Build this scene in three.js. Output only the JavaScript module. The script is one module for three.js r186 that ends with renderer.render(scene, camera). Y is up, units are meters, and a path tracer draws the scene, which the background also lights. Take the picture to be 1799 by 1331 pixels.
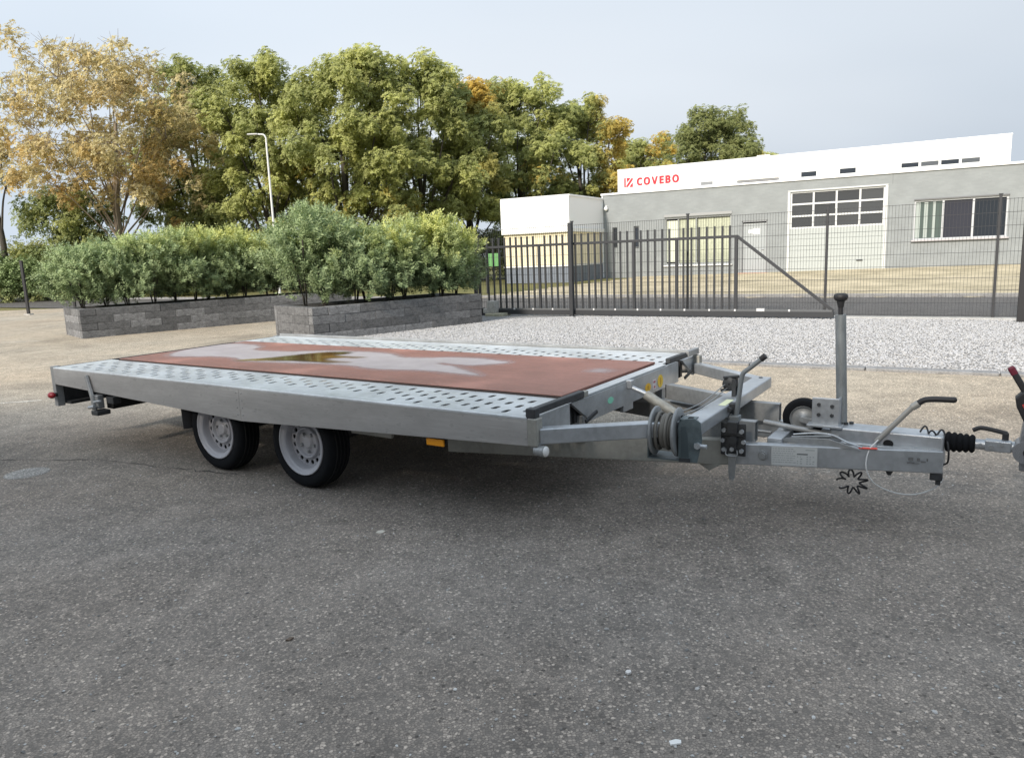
import * as THREE from 'three';
import { RoundedBoxGeometry } from 'three/addons/geometries/RoundedBoxGeometry.js';
import { mergeGeometries, toCreasedNormals } from 'three/addons/utils/BufferGeometryUtils.js';
import { FontLoader } from 'three/addons/loaders/FontLoader.js';
import { TextGeometry } from 'three/addons/geometries/TextGeometry.js';

// ------------------------------------------------------------ camera, sky, sun, exposure
const scene = new THREE.Scene();
const camera = new THREE.PerspectiveCamera(54.51, 1024 / 757, 0.1, 1200);
camera.position.set(0, 1.31, 0);
camera.rotation.order = 'YXZ';
camera.rotation.set(-0.1676, 0, -0.0391);
const SUN = new THREE.Vector3(-0.50, 0.50, 0.71).normalize();
const sun = new THREE.DirectionalLight(0xfff4e6, 3.9);
sun.position.copy(SUN).multiplyScalar(80);
sun.shadow.radius = 11;
sun.castShadow = true;
sun.shadow.mapSize.set(4096, 4096);
Object.assign(sun.shadow.camera, { left: -45, right: 45, top: 45, bottom: -45, near: 1, far: 220 });
scene.add(sun, sun.target);
const EXPOSURE = 1.25;

// ------------------------------------------------------------ small tools
let seed = 7;
function rnd() { seed = (seed + 0x6D2B79F5) | 0; let t = Math.imul(seed ^ (seed >>> 15), 1 | seed); t = (t + Math.imul(t ^ (t >>> 7), 61 | t)) ^ t; return ((t ^ (t >>> 14)) >>> 0) / 4294967296; }
const rr = (a, b) => a + (b - a) * rnd();
const V = (x, y, z) => new THREE.Vector3(x, y, z);
const clamp = (x, a = 0, b = 1) => Math.min(b, Math.max(a, x));
const mix = (a, b, t) => a + (b - a) * t;
const smooth = (a, b, x) => { const t = clamp((x - a) / (b - a)); return t * t * (3 - 2 * t); };
function hash2(i, j, s) { let h = (Math.imul(i, 374761393) + Math.imul(j, 668265263) + Math.imul(s, 2147483647 ^ 1274126177)) | 0; h = Math.imul(h ^ (h >>> 13), 1274126177); h ^= h >>> 16; return (h >>> 0) / 4294967296; }
const md = (a, n) => ((a % n) + n) % n;
function vnoise(x, y, per, s) {           // value noise, repeating every per cells
  const i = Math.floor(x), j = Math.floor(y), fx = x - i, fy = y - j, u = fx * fx * (3 - 2 * fx), v = fy * fy * (3 - 2 * fy);
  const g = (a, b) => hash2(md(a, per), md(b, per), s);
  return mix(mix(g(i, j), g(i + 1, j), u), mix(g(i, j + 1), g(i + 1, j + 1), u), v);
}
function fbm(u, v, base, oct, s) { let a = 0.5, t = 0, n = 0, p = base; for (let o = 0; o < oct; o++) { t += a * vnoise(u * p, v * p, p, s + o * 17); n += a; a *= 0.5; p *= 2; } return t / n; }
const enc = c => c <= 0.0031308 ? 12.92 * c : 1.055 * Math.pow(c, 1 / 2.4) - 0.055;
function tex(w, h, fn, color = true, rep = 1, repy = rep) {
  const d = new Uint8Array(w * h * 4);
  for (let j = 0; j < h; j++) for (let i = 0; i < w; i++) {
    const c = fn((i + 0.5) / w, (j + 0.5) / h, i, j), k = (j * w + i) * 4;
    for (let q = 0; q < 3; q++) { const x = typeof c === 'number' ? c : c[q]; d[k + q] = Math.round(255 * clamp(color ? enc(clamp(x)) : x)); }
    d[k + 3] = 255;
  }
  const t = new THREE.DataTexture(d, w, h, THREE.RGBAFormat);
  t.wrapS = t.wrapT = THREE.RepeatWrapping; t.magFilter = THREE.LinearFilter; t.minFilter = THREE.LinearMipmapLinearFilter; t.generateMipmaps = true; t.anisotropy = 8;
  if (color) t.colorSpace = THREE.SRGBColorSpace;
  t.repeat.set(rep, repy); t.needsUpdate = true;
  return t;
}
const again = (t, a, b = a) => { const c = t.clone(); c.repeat.set(a, b); c.needsUpdate = true; return c; };
const rgb = (r, g, b) => new THREE.Color().setRGB(r, g, b);
const std = (c, rough, metal = 0, extra = {}) => new THREE.MeshStandardMaterial({ color: Array.isArray(c) ? rgb(...c) : c, roughness: rough, metalness: metal, ...extra });
// ---- geometry
function uvm(g) {                       // box-projected uv in metres
  if (g.index) g = g.toNonIndexed();
  const p = g.attributes.position, n = g.attributes.normal, uv = new Float32Array(p.count * 2);
  for (let i = 0; i < p.count; i++) {
    const ax = Math.abs(n.getX(i)), ay = Math.abs(n.getY(i)), az = Math.abs(n.getZ(i));
    const q = ay >= ax && ay >= az ? [p.getX(i), p.getZ(i)] : ax >= az ? [p.getZ(i), p.getY(i)] : [p.getX(i), p.getY(i)];
    uv[2 * i] = q[0]; uv[2 * i + 1] = q[1];
  }
  g.setAttribute('uv', new THREE.BufferAttribute(uv, 2));
  return g;
}
function box(w, h, d, x = 0, y = 0, z = 0, r = 0) {
  const g = r > 0 ? new RoundedBoxGeometry(w, h, d, 1, Math.min(r, w * 0.45, h * 0.45, d * 0.45)) : new THREE.BoxGeometry(w, h, d);
  return uvm(g).translate(x, y, z);
}
function beam(a, b, w, h, r = 0.004, ext = 0) {   // box bar from a to b, w across, h upward
  const A = V(...a), B = V(...b), L = A.distanceTo(B) + ext, x = B.clone().sub(A).normalize();
  const up = Math.abs(x.y) > 0.95 ? V(1, 0, 0) : V(0, 1, 0), z = x.clone().cross(up).normalize(), y = z.clone().cross(x);
  const g = box(L, h, w, 0, 0, 0, r);
  const m = new THREE.Matrix4().makeBasis(x, y, z).setPosition(A.add(B).multiplyScalar(0.5));
  return g.applyMatrix4(m);
}
function rod(a, b, r0, r1 = r0, seg = 12) {
  const A = V(...a), B = V(...b), d = B.clone().sub(A);
  const g = new THREE.CylinderGeometry(r1, r0, d.length(), seg).toNonIndexed();
  g.applyQuaternion(new THREE.Quaternion().setFromUnitVectors(V(0, 1, 0), d.clone().normalize()));
  return g.translate((A.x + B.x) / 2, (A.y + B.y) / 2, (A.z + B.z) / 2);
}
function tube(pts, r, n = 40, seg = 8, closed = false) {
  return new THREE.TubeGeometry(new THREE.CatmullRomCurve3(pts.map(p => V(...p)), closed, 'centripetal'), n, r, seg, closed).toNonIndexed();
}
function lathe(pts, seg = 32) { return new THREE.LatheGeometry(pts.map(p => new THREE.Vector2(...p)), seg).toNonIndexed(); }
function extr(pts, depth, holes = [], bevel = 0) {
  const s = new THREE.Shape(pts.map(p => new THREE.Vector2(...p)));
  for (const h of holes) s.holes.push(new THREE.Path(h.map(p => new THREE.Vector2(...p))));
  return uvm(new THREE.ExtrudeGeometry(s, { depth, bevelEnabled: bevel > 0, bevelSize: bevel, bevelThickness: bevel, bevelSegments: 2, curveSegments: 6 }));
}
const rect = (x0, y0, x1, y1) => [[x0, y0], [x1, y0], [x1, y1], [x0, y1]];
const turn = (g, x = 0, y = 0, z = 0) => { if (x) g.rotateX(x); if (y) g.rotateY(y); if (z) g.rotateZ(z); return g; };
function join(list) {
  if (!Array.isArray(list)) return list;
  list = list.map(g => { g = g.index ? g.toNonIndexed() : g; for (const k of Object.keys(g.attributes)) if (!['position', 'normal', 'uv'].includes(k)) g.deleteAttribute(k); return g; });
  return list.length === 1 ? list[0] : mergeGeometries(list);
}
// ---- objects
const used = {};
function numbered(n) { const k = used[n] = (used[n] ?? -1) + 1; return k ? `${n}_${String(k).padStart(3, '0')}` : n; }
function part(name, geo, mat, parent, label) {
  const m = new THREE.Mesh(join(geo), mat);
  m.name = name; m.castShadow = m.receiveShadow = true; parent.add(m);
  if (label) m.userData.label = label;
  return m;
}
function tag(o, label, category, group) { o.userData.label = label; o.userData.category = category; if (group) o.userData.group = group; return o; }
function thing(name, label, category, pos = [0, 0, 0], yaw = 0, group) {
  const g = new THREE.Group(); g.name = numbered(name); g.position.set(...pos); g.rotation.y = yaw; scene.add(g);
  return tag(g, label, category, group);
}
function solo(name, geo, mat, label, category, group) { return tag(part(numbered(name), geo, mat, scene), label, category, group); }
function struct(name, geo, mat) { const m = part(name, geo, mat, scene); m.userData.kind = 'structure'; return m; }

// ------------------------------------------------------------ sky: thin even cloud cover
{
  const w = 1024, h = 512, d = new Float32Array(w * h * 4);
  for (let j = 0; j < h; j++) for (let i = 0; i < w; i++) {
    const el = ((j + 0.5) / h - 0.5) * Math.PI, az = ((i + 0.5) / w) * 2 * Math.PI - Math.PI;
    const dx = Math.cos(el) * Math.cos(az), dy = Math.sin(el), dz = Math.cos(el) * Math.sin(az), k = (j * w + i) * 4;
    const t = clamp(dy), s = dx * SUN.x + dy * SUN.y + dz * SUN.z;
    const px = dx / (dy + 0.25), pz = dz / (dy + 0.25);
    const n = fbm(md(px * 0.05 + 3, 1), md(pz * 0.09 + 5, 1), 5, 5, 3) - 0.5;
    const band = smooth(-0.2, 0.35, n) ;
    const side = 0.5 - 0.5 * (dx * 0.80 + dz * 0.2);                    // a little clearer to the left, greyer to the right
    let L = 0.70 * (0.86 + 0.50 * t) * (0.75 + 0.39 * side) * (1 + 0.20 * (band - 0.5) + 0.10 * (fbm(md(px * 0.16 + 2, 1), md(pz * 0.3 + 7, 1), 7, 4, 19) - 0.5)) * (1 + 0.12 * smooth(0.2, 1, s));
    const blue = 0.055 + 0.055 * (1 - band) + 0.02 * (1 - side);
    d[k] = L * (1 - blue * 1.25); d[k + 1] = L * (1 - blue * 0.22); d[k + 2] = L * (1 + blue); d[k + 3] = 1;
  }
  const t = new THREE.DataTexture(d, w, h, THREE.RGBAFormat, THREE.FloatType);
  t.mapping = THREE.EquirectangularReflectionMapping; t.magFilter = t.minFilter = THREE.LinearFilter; t.needsUpdate = true;
  scene.background = t; scene.environment = t;
}

// ------------------------------------------------------------ textures and materials
function worley(n, cells, s) {          // returns [f1, f2, id] of a repeating point pattern
  return (u, v) => {
    const x = u * cells, y = v * cells, i = Math.floor(x), j = Math.floor(y); let a = 9, b = 9, id = 0;
    for (let dj = -1; dj <= 1; dj++) for (let di = -1; di <= 1; di++) {
      const ci = md(i + di, cells), cj = md(j + dj, cells);
      const ex = i + di + hash2(ci, cj, s) - x, ey = j + dj + hash2(ci, cj, s + 1) - y, q = Math.sqrt(ex * ex + ey * ey);
      if (q < a) { b = a; a = q; id = hash2(ci, cj, s + 2); } else if (q < b) b = q;
    }
    return [a, b, id];
  };
}
const AS = 2048, wA = worley(AS, 250, 11), wB = worley(AS, 110, 31);
const asphH = new Float32Array(AS * AS);
const asphaltMap = tex(AS, AS, (u, v, i, j) => {           // 2.4 m tile: binder with stones of many tones
  const [a, b, id] = wA(u, v), [a2, , id2] = wB(u, v), e = smooth(0.02, 0.22, b - a), n = fbm(u, v, 24, 4, 5), n2 = fbm(u, v, 5, 3, 9);
  let t = 0.40 + 0.30 * (id - 0.5) * e + 0.20 * (n - 0.5) + 0.10 * (n2 - 0.5), warm = 0.03 * (id - 0.4);
  t *= 0.56 + 0.44 * e;
  if (id > 0.86) t += 0.22 * e * (id - 0.86) / 0.14;
  if (id2 > 0.95 && a2 < 0.24) { t = 0.75 + 0.25 * hash2(i >> 2, j >> 2, 2); warm = 0.02; }
  if (id2 < 0.06 && a2 < 0.3) t *= 0.55;
  asphH[j * AS + i] = 0.5 * e + 0.3 * n + 0.25 * (id - 0.5) * e;
  return [t * (1 + warm), t, t * (1 - warm)];
});
const asphaltBump = tex(1024, 1024, (u, v, i, j) => asphH[(j * 2) * AS + i * 2], false);
const wG = worley(1024, 46, 51);
const gravelH = [];
const gravelMap = tex(1024, 1024, (u, v, i, j) => {
  const [a, b, id] = wG(u, v), e = smooth(0.0, 0.3, b - a), t = (0.42 + 0.24 * id) * (0.55 + 0.45 * e);
  gravelH[j * 1024 + i] = e * (0.6 + 0.4 * id); return [t, t * 0.985, t * 0.955];
});
const gravelBump = tex(1024, 1024, (u, v, i, j) => gravelH[j * 1024 + i], false);
const cloudy = tex(512, 512, (u, v) => 0.62 + 0.5 * (fbm(u, v, 6, 6, 77) - 0.5) + 0.16 * (fbm(u, v, 60, 2, 78) - 0.5));
const grain = tex(512, 512, (u, v) => 0.6 + 0.5 * (fbm(u, v, 64, 3, 91) - 0.5) + 0.25 * (fbm(u, v, 8, 3, 92) - 0.5));
const grainBump = tex(512, 512, (u, v) => fbm(u, v, 48, 4, 97), false);
const wS = worley(512, 34, 61);
const zincMap = tex(512, 512, (u, v) => {                  // zinc spangle, runs and dull patches
  const [, , id] = wS(u, v), n = fbm(u, v, 5, 5, 63), st = fbm(u, md(v * 0.08, 1), 50, 3, 65);
  const t = 0.66 + 0.07 * (id - 0.5) + 0.34 * (n - 0.5) + 0.05 * (st - 0.5); return [t * 0.985, t * 1.0, t * 1.01];
});
const zincRough = tex(512, 512, (u, v) => { const [, , id] = wS(u, v); return 0.62 + 0.3 * (fbm(u, v, 7, 5, 66) - 0.5) + 0.08 * (id - 0.5); }, false);
const aluMap = tex(1024, 512, (u, v) => {                  // smudged sheet: dull clouds, thin scratches, small chips
  const n = fbm(u, v, 5, 5, 163), s = fbm(md(u * 0.12 + 0.3, 1), v, 120, 2, 167), d = fbm(u, v, 42, 3, 169), sc = smooth(0.80, 0.9, vnoise(u * 14 + 3 * v, v * 240, 240, 171)) * smooth(0.5, 0.7, fbm(u, v, 6, 2, 173));
  const t = 0.66 + 0.30 * (n - 0.5) + 0.06 * (s - 0.5) + 0.10 * (d - 0.5) + 0.10 * sc - 0.12 * smooth(0.70, 0.78, d); return [t, t, t];
});
const woodMap = tex(512, 512, (u, v) => {
  const n = fbm(u, v, 4, 5, 71), g = fbm(md(u * 0.15, 1), v, 70, 3, 72), p = fbm(u, v, 90, 2, 73), k = 0.62 + 0.42 * (n - 0.5) + 0.18 * (g - 0.5) + 0.16 * (p - 0.5) + 0.12 * smooth(0.62, 0.8, n);
  return [k, k * (0.96 + 0.10 * (n - 0.5)), k * (0.94 + 0.16 * (n - 0.5))];
});
const pavMap = tex(1024, 1024, (u, v) => {                 // 4 m tile of small klinker pavers with sand
  const x = u * 20, y = v * 40, row = Math.floor(y), xo = x + (row % 2) * 0.5, fx = xo - Math.floor(xo), fy = y - row;
  const id = hash2(md(Math.floor(xo), 20), md(row, 40), 8), e = Math.min(smooth(0, 0.06, Math.min(fx, 1 - fx)), smooth(0, 0.12, Math.min(fy, 1 - fy)));
  const n = fbm(u, v, 4, 5, 81), t = (0.55 + 0.16 * (id - 0.5) + 0.5 * (n - 0.5)) * (0.8 + 0.2 * e);
  return [t * 1.02, t, t * (0.92 + 0.1 * (n - 0.5))];
});
const brickBump = tex(512, 512, (u, v) => {                // 2 m tile of painted brick courses
  const y = v * 32, row = Math.floor(y), x = u * 9 + (row % 2) * 0.5, fx = x - Math.floor(x), fy = y - row;
  return Math.min(smooth(0, 0.07, Math.min(fx, 1 - fx)), smooth(0, 0.2, Math.min(fy, 1 - fy)));
}, false);
const brickMap = tex(512, 512, (u, v) => { const y = v * 32, row = Math.floor(y), x = u * 9 + (row % 2) * 0.5; return 0.62 + 0.05 * (hash2(md(Math.floor(x), 9), row, 4) - 0.5) + 0.12 * (fbm(u, v, 5, 4, 101) - 0.5); });

const M = {
  zinc: std([0.74, 0.77, 0.80], 0.66, 0.62, { map: again(zincMap, 1.6), roughnessMap: again(zincRough, 1.6) }),
  zincDull: std([0.52, 0.53, 0.53], 0.8, 0.45, { map: again(zincMap, 2.2), roughnessMap: again(zincRough, 2.2) }),
  alu: std([0.76, 0.755, 0.745], 0.58, 0.6, { map: again(aluMap, 0.5, 2.0), roughnessMap: again(zincRough, 1.1) }),
  plate: std([0.95, 0.985, 1.0], 0.6, 0.32, { map: again(zincMap, 0.9), roughnessMap: again(zincRough, 1.3) }),
  rust: std([0.58, 0.56, 0.50], 0.7, 0.4, { map: again(zincMap, 2) }),
  steelDark: std([0.09, 0.095, 0.10], 0.55, 0.4, { map: again(cloudy, 5) }),
  blackPlastic: std([0.022, 0.022, 0.024], 0.55),
  rubber: new THREE.MeshPhysicalMaterial({ color: rgb(0.010, 0.011, 0.013), roughness: 0.92, specularIntensity: 0.35, bumpMap: again(grainBump, 6), bumpScale: 0.001 }),
  rimSilver: std([0.42, 0.42, 0.445], 0.45, 0.15),
  dark: std([0.012, 0.012, 0.012], 0.9),
  wood: std([0.44, 0.20, 0.15], 0.48, 0, { map: again(woodMap, 0.7, 0.9) }),
  woodEdge: std([0.05, 0.035, 0.03], 0.9),
  amber: std([0.85, 0.33, 0.01], 0.25),
  redLens: std([0.28, 0.015, 0.022], 0.35),
  whiteLens: std([0.78, 0.78, 0.76], 0.2),
  fenceGrey: std([0.040, 0.042, 0.046], 0.5, 0.1),
  fenceBlack: std([0.02, 0.02, 0.022], 0.5),
  concreteLight: std([0.80, 0.78, 0.73], 0.9, 0, { map: again(grain, 1.2), bumpMap: again(grainBump, 2), bumpScale: 0.003 }),
  concrete: std([0.42, 0.42, 0.42], 0.9, 0, { map: again(grain, 1.2), bumpMap: again(grainBump, 2), bumpScale: 0.003 }),
};
// ------------------------------------------------------------ ground, road, gravel
function sheet(poly, y, mat, name, step = 0, paint) {      // flat polygon (x, z); uv in metres; optional grid colours
  let g;
  if (!step) { g = turn(new THREE.ShapeGeometry(new THREE.Shape(poly.map(([x, z]) => new THREE.Vector2(x, -z)))), -Math.PI / 2).toNonIndexed(); }
  g = uvm(g).translate(0, y, 0);
  return struct(name, g, mat);
}
function grid(x0, z0, x1, z1, nx, nz, height, color, inside, mat, name) {
  const pos = [], uv = [], col = [], id = [], P = (i, j) => [x0 + (x1 - x0) * i / nx, z0 + (z1 - z0) * j / nz];
  for (let j = 0; j <= nz; j++) for (let i = 0; i <= nx; i++) { const [x, z] = P(i, j); pos.push(x, height(x, z), z); uv.push(x, z); const c = color(x, z); col.push(...c); }
  for (let j = 0; j < nz; j++) for (let i = 0; i < nx; i++) { const [x, z] = P(i + 0.5, j + 0.5); if (!inside(x, z)) continue; const a = j * (nx + 1) + i, b = a + 1, c = a + nx + 1; id.push(a, c, b, b, c, c + 1); }
  const g = new THREE.BufferGeometry();
  g.setAttribute('position', new THREE.Float32BufferAttribute(pos, 3)); g.setAttribute('uv', new THREE.Float32BufferAttribute(uv, 2)); g.setAttribute('color', new THREE.Float32BufferAttribute(col, 3)); g.setIndex(id); g.computeVertexNormals();
  const m = new THREE.Mesh(g, mat); m.name = name; m.receiveShadow = m.castShadow = true; m.userData.kind = 'structure'; scene.add(m); return m;
}
const wn = (x, z, f, s) => vnoise(x * f + 500, z * f + 500, 100000, s);
const wf = (x, z, f, s) => 0.5 * wn(x, z, f, s) + 0.3 * wn(x, z, f * 2.1, s + 1) + 0.2 * wn(x, z, f * 4.3, s + 2);
// fence line: through (5.62, -12.99), rising to the left
const FY = -0.57, FD = [Math.cos(FY), -Math.sin(FY)], FN = [Math.sin(FY), Math.cos(FY)];
const fw = (s, w) => [5.62 + s * FD[0] + w * FN[0], -12.99 + s * FD[1] + w * FN[1]];   // s along, w towards the viewer
const fS = (x, z) => (x - 5.62) * FD[0] + (z + 12.99) * FD[1], fW = (x, z) => (x - 5.62) * FN[0] + (z + 12.99) * FN[1];
// base terrain: earth and short grass to the horizon
{
  const c = (x, z) => { const n = wf(x, z, 0.12, 40), m = wf(x, z, 1.1, 43); return [mix(0.10, 0.24, n * 0.6 + m * 0.5), mix(0.12, 0.22, n * 0.4 + m * 0.5), mix(0.035, 0.07, n)]; };
  grid(-70, -110, 60, 16, 200, 200, () => -0.02, c, () => true, std([1.5, 1.5, 1.5], 1, 0, { vertexColors: true, map: again(grain, 0.7) }), 'ground');
  sheet([[-600, -600], [600, -600], [600, 200], [-600, 200]], -0.06, std([0.10, 0.12, 0.05], 1), 'far_ground');
}
// the lot: worn asphalt, with sandy grit and a painted sunlit tan towards the back
{
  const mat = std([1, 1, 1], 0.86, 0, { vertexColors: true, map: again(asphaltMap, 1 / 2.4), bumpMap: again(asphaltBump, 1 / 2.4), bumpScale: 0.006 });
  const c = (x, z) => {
    const d = -z + 0.30 * x, sunlitSand = smooth(3.2, 8.0, d + 2.2 * (wf(x, z, 0.45, 3) - 0.5)), n = wf(x, z, 0.9, 7) - 0.5, n2 = wf(x, z, 4.5, 9) - 0.5;  // tan follows the edge of the shade: sunlit tone in the colour, plus grit
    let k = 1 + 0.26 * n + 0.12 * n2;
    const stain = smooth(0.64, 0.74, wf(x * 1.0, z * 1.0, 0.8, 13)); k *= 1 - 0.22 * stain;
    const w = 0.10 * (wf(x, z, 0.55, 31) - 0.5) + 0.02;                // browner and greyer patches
    return [mix(0.635, 1.12, sunlitSand) * k * (1 + w), mix(0.56, 0.985, sunlitSand) * k, mix(0.487, 0.78, sunlitSand) * k * (1 - w)];
  };
  const inside = (x, z) => fW(x, z) > 0.05 && z > -27 + 0.35 * Math.min(0, x + 20);
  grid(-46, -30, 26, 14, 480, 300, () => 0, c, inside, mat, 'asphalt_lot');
}
// road running behind the fence and on to the left, with the paved yard beyond it
sheet([fw(-70, -0.05), fw(30, -0.05), fw(30, -5.2), fw(-70, -4.7)], 0.004, std([0.30, 0.285, 0.27], 0.9, 0, { map: again(asphaltMap, 1 / 2.4), bumpMap: again(asphaltBump, 1 / 2.4), bumpScale: 0.004 }), 'road');
grid(-14, -60, 46, -5, 120, 110, (x, z) => 0.008 + 0.20 * smooth(2, 22, x) * smooth(-5.2, -22, fW(x, z)), (x, z) => { const n = wf(x, z, 0.35, 23), m = wf(x, z, 1.7, 25); const k = 0.78 + 0.45 * (0.5 * n + 0.5 * m); return [0.88 * k, 0.77 * k, 0.56 * k]; },
  (x, z) => fW(x, z) < -5.15 && fS(x, z) > -11.5, std([1, 1, 1], 0.95, 0, { vertexColors: true, map: again(pavMap, 0.25) }), 'paved_yard');
struct('kerb', [beam([fw(-11.5, -5.16)[0], 0.03, fw(-11.5, -5.16)[1]], [fw(26, -5.16)[0], 0.03, fw(26, -5.16)[1]], 0.12, 0.10, 0.01)], M.concrete);
struct('kerb', [beam([fw(-70, -4.75)[0], 0.03, fw(-70, -4.75)[1]], [fw(-11.6, -4.75)[0], 0.03, fw(-11.6, -4.75)[1]], 0.12, 0.10, 0.01)], M.concrete);
// gravel bed in front of the fence, with its concrete edging
const GK = [[-3.3, -11.55], [9.6, -3.95]];
{
  const poly = [GK[0], GK[1], fw(9, 0.28), fw(-7.4, 0.28), [-0.75, -14.72], [-3.32, -12.02]];
  sheet(poly, 0.010, std([0.82, 0.83, 0.85], 0.95, 0, { map: again(gravelMap, 1 / 1.2), bumpMap: again(gravelBump, 1 / 1.2), bumpScale: 0.02 }), 'gravel_bed');
  const geo = new THREE.DodecahedronGeometry(0.0072, 0); { const p = geo.attributes.position; for (let i = 0; i < p.count; i++) { const h = hash2(Math.round(p.getX(i) * 5000), Math.round(p.getY(i) * 4000 + p.getZ(i) * 9000), 3); p.setXYZ(i, p.getX(i) * (1.1 + 0.3 * h), p.getY(i) * (0.6 + 0.3 * h), p.getZ(i) * (0.85 + 0.3 * h)); } geo.computeVertexNormals(); }
  const N = 110000, im = new THREE.InstancedMesh(geo, std([1, 1, 1], 0.9), N), o = new THREE.Object3D(), c = new THREE.Color();
  const pin = (x, z) => { let q = false; for (let i = 0, j = poly.length - 1; i < poly.length; j = i++) { const [a, b] = poly[i], [e, f] = poly[j]; if ((b > z) !== (f > z) && x < (e - a) * (z - b) / (f - b) + a) q = !q; } return q; };
  for (let k = 0; k < N;) {
    const x = rr(-3.4, 8.6), z = rr(-15, -4.2); if (!pin(x, z)) continue;
    const s = rr(0.6, 1.55); o.position.set(x, 0.012 + 0.005 * s, z); o.rotation.set(rr(-0.5, 0.5), rr(0, 6.3), rr(-0.5, 0.5)); o.scale.setScalar(s); o.updateMatrix(); im.setMatrixAt(k, o.matrix);
    const t = Math.pow(rnd(), 0.8), v = mix(0.33, 0.53, t), w = rr(-0.03, 0.05); im.setColorAt(k, c.setRGB(v * (1 + w * 0.5), v * 1.01, v * (1.03 - w))); k++;
  }
  im.name = 'gravel'; im.castShadow = im.receiveShadow = true; im.userData.kind = 'stuff'; tag(im, 'light grey and white gravel spread between lot and fence', 'gravel'); scene.add(im);
  const L = Math.hypot(GK[1][0] - GK[0][0], GK[1][1] - GK[0][1]), n = 13, ks = new THREE.Group(); ks.name = 'gravel_edging'; ks.userData.kind = 'structure'; scene.add(ks);
  for (let k = 0; k < n; k++) { const a = (k + 0.004) / n, b = (k + 0.996) / n, f = t => [mix(GK[0][0], GK[1][0], t), -0.008, mix(GK[0][1], GK[1][1], t)]; part('kerb_stone', beam(f(a), f(b), 0.16, 0.075, 0.01), M.concrete, ks); }
  struct('footing_strip', [beam([fw(-0.6, 0.12)[0], 0.0, fw(-0.6, 0.12)[1]], [fw(12, 0.12)[0], 0.0, fw(12, 0.12)[1]], 0.30, 0.06, 0.01), beam([fw(-7.6, 0.12)[0], 0, fw(-7.6, 0.12)[1]], [fw(-0.62, 0.12)[0], 0, fw(-0.62, 0.12)[1]], 0.24, 0.05, 0.01)], M.concreteLight);
}
// loose chippings on the asphalt near the viewer
{
  const geo = new THREE.IcosahedronGeometry(0.0042, 0); geo.scale(1.2, 0.55, 0.9);
  const N = 2600, im = new THREE.InstancedMesh(geo, std([1, 1, 1], 0.85), N), o = new THREE.Object3D(), c = new THREE.Color();
  for (let k = 0; k < N; k++) { const d = 1.5 + 4.5 * Math.pow(rnd(), 1.3), x = rr(-0.95, 0.95) * d * 0.85; const s = rr(0.35, 1.25) * (rnd() < 0.05 ? 1.7 : 1); o.position.set(x, 0.0012, -d); o.rotation.set(0, rr(0, 6.3), rr(-0.3, 0.3)); o.scale.setScalar(s); o.updateMatrix(); im.setMatrixAt(k, o.matrix); const v = rr(0.16, 0.62); im.setColorAt(k, c.setRGB(v, v * 0.98, v * 0.94)); }
  im.name = 'loose_chippings'; im.receiveShadow = im.castShadow = true; im.userData.kind = 'stuff'; tag(im, 'small pale stone chippings scattered over the near asphalt', 'chippings'); scene.add(im);
}
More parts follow.
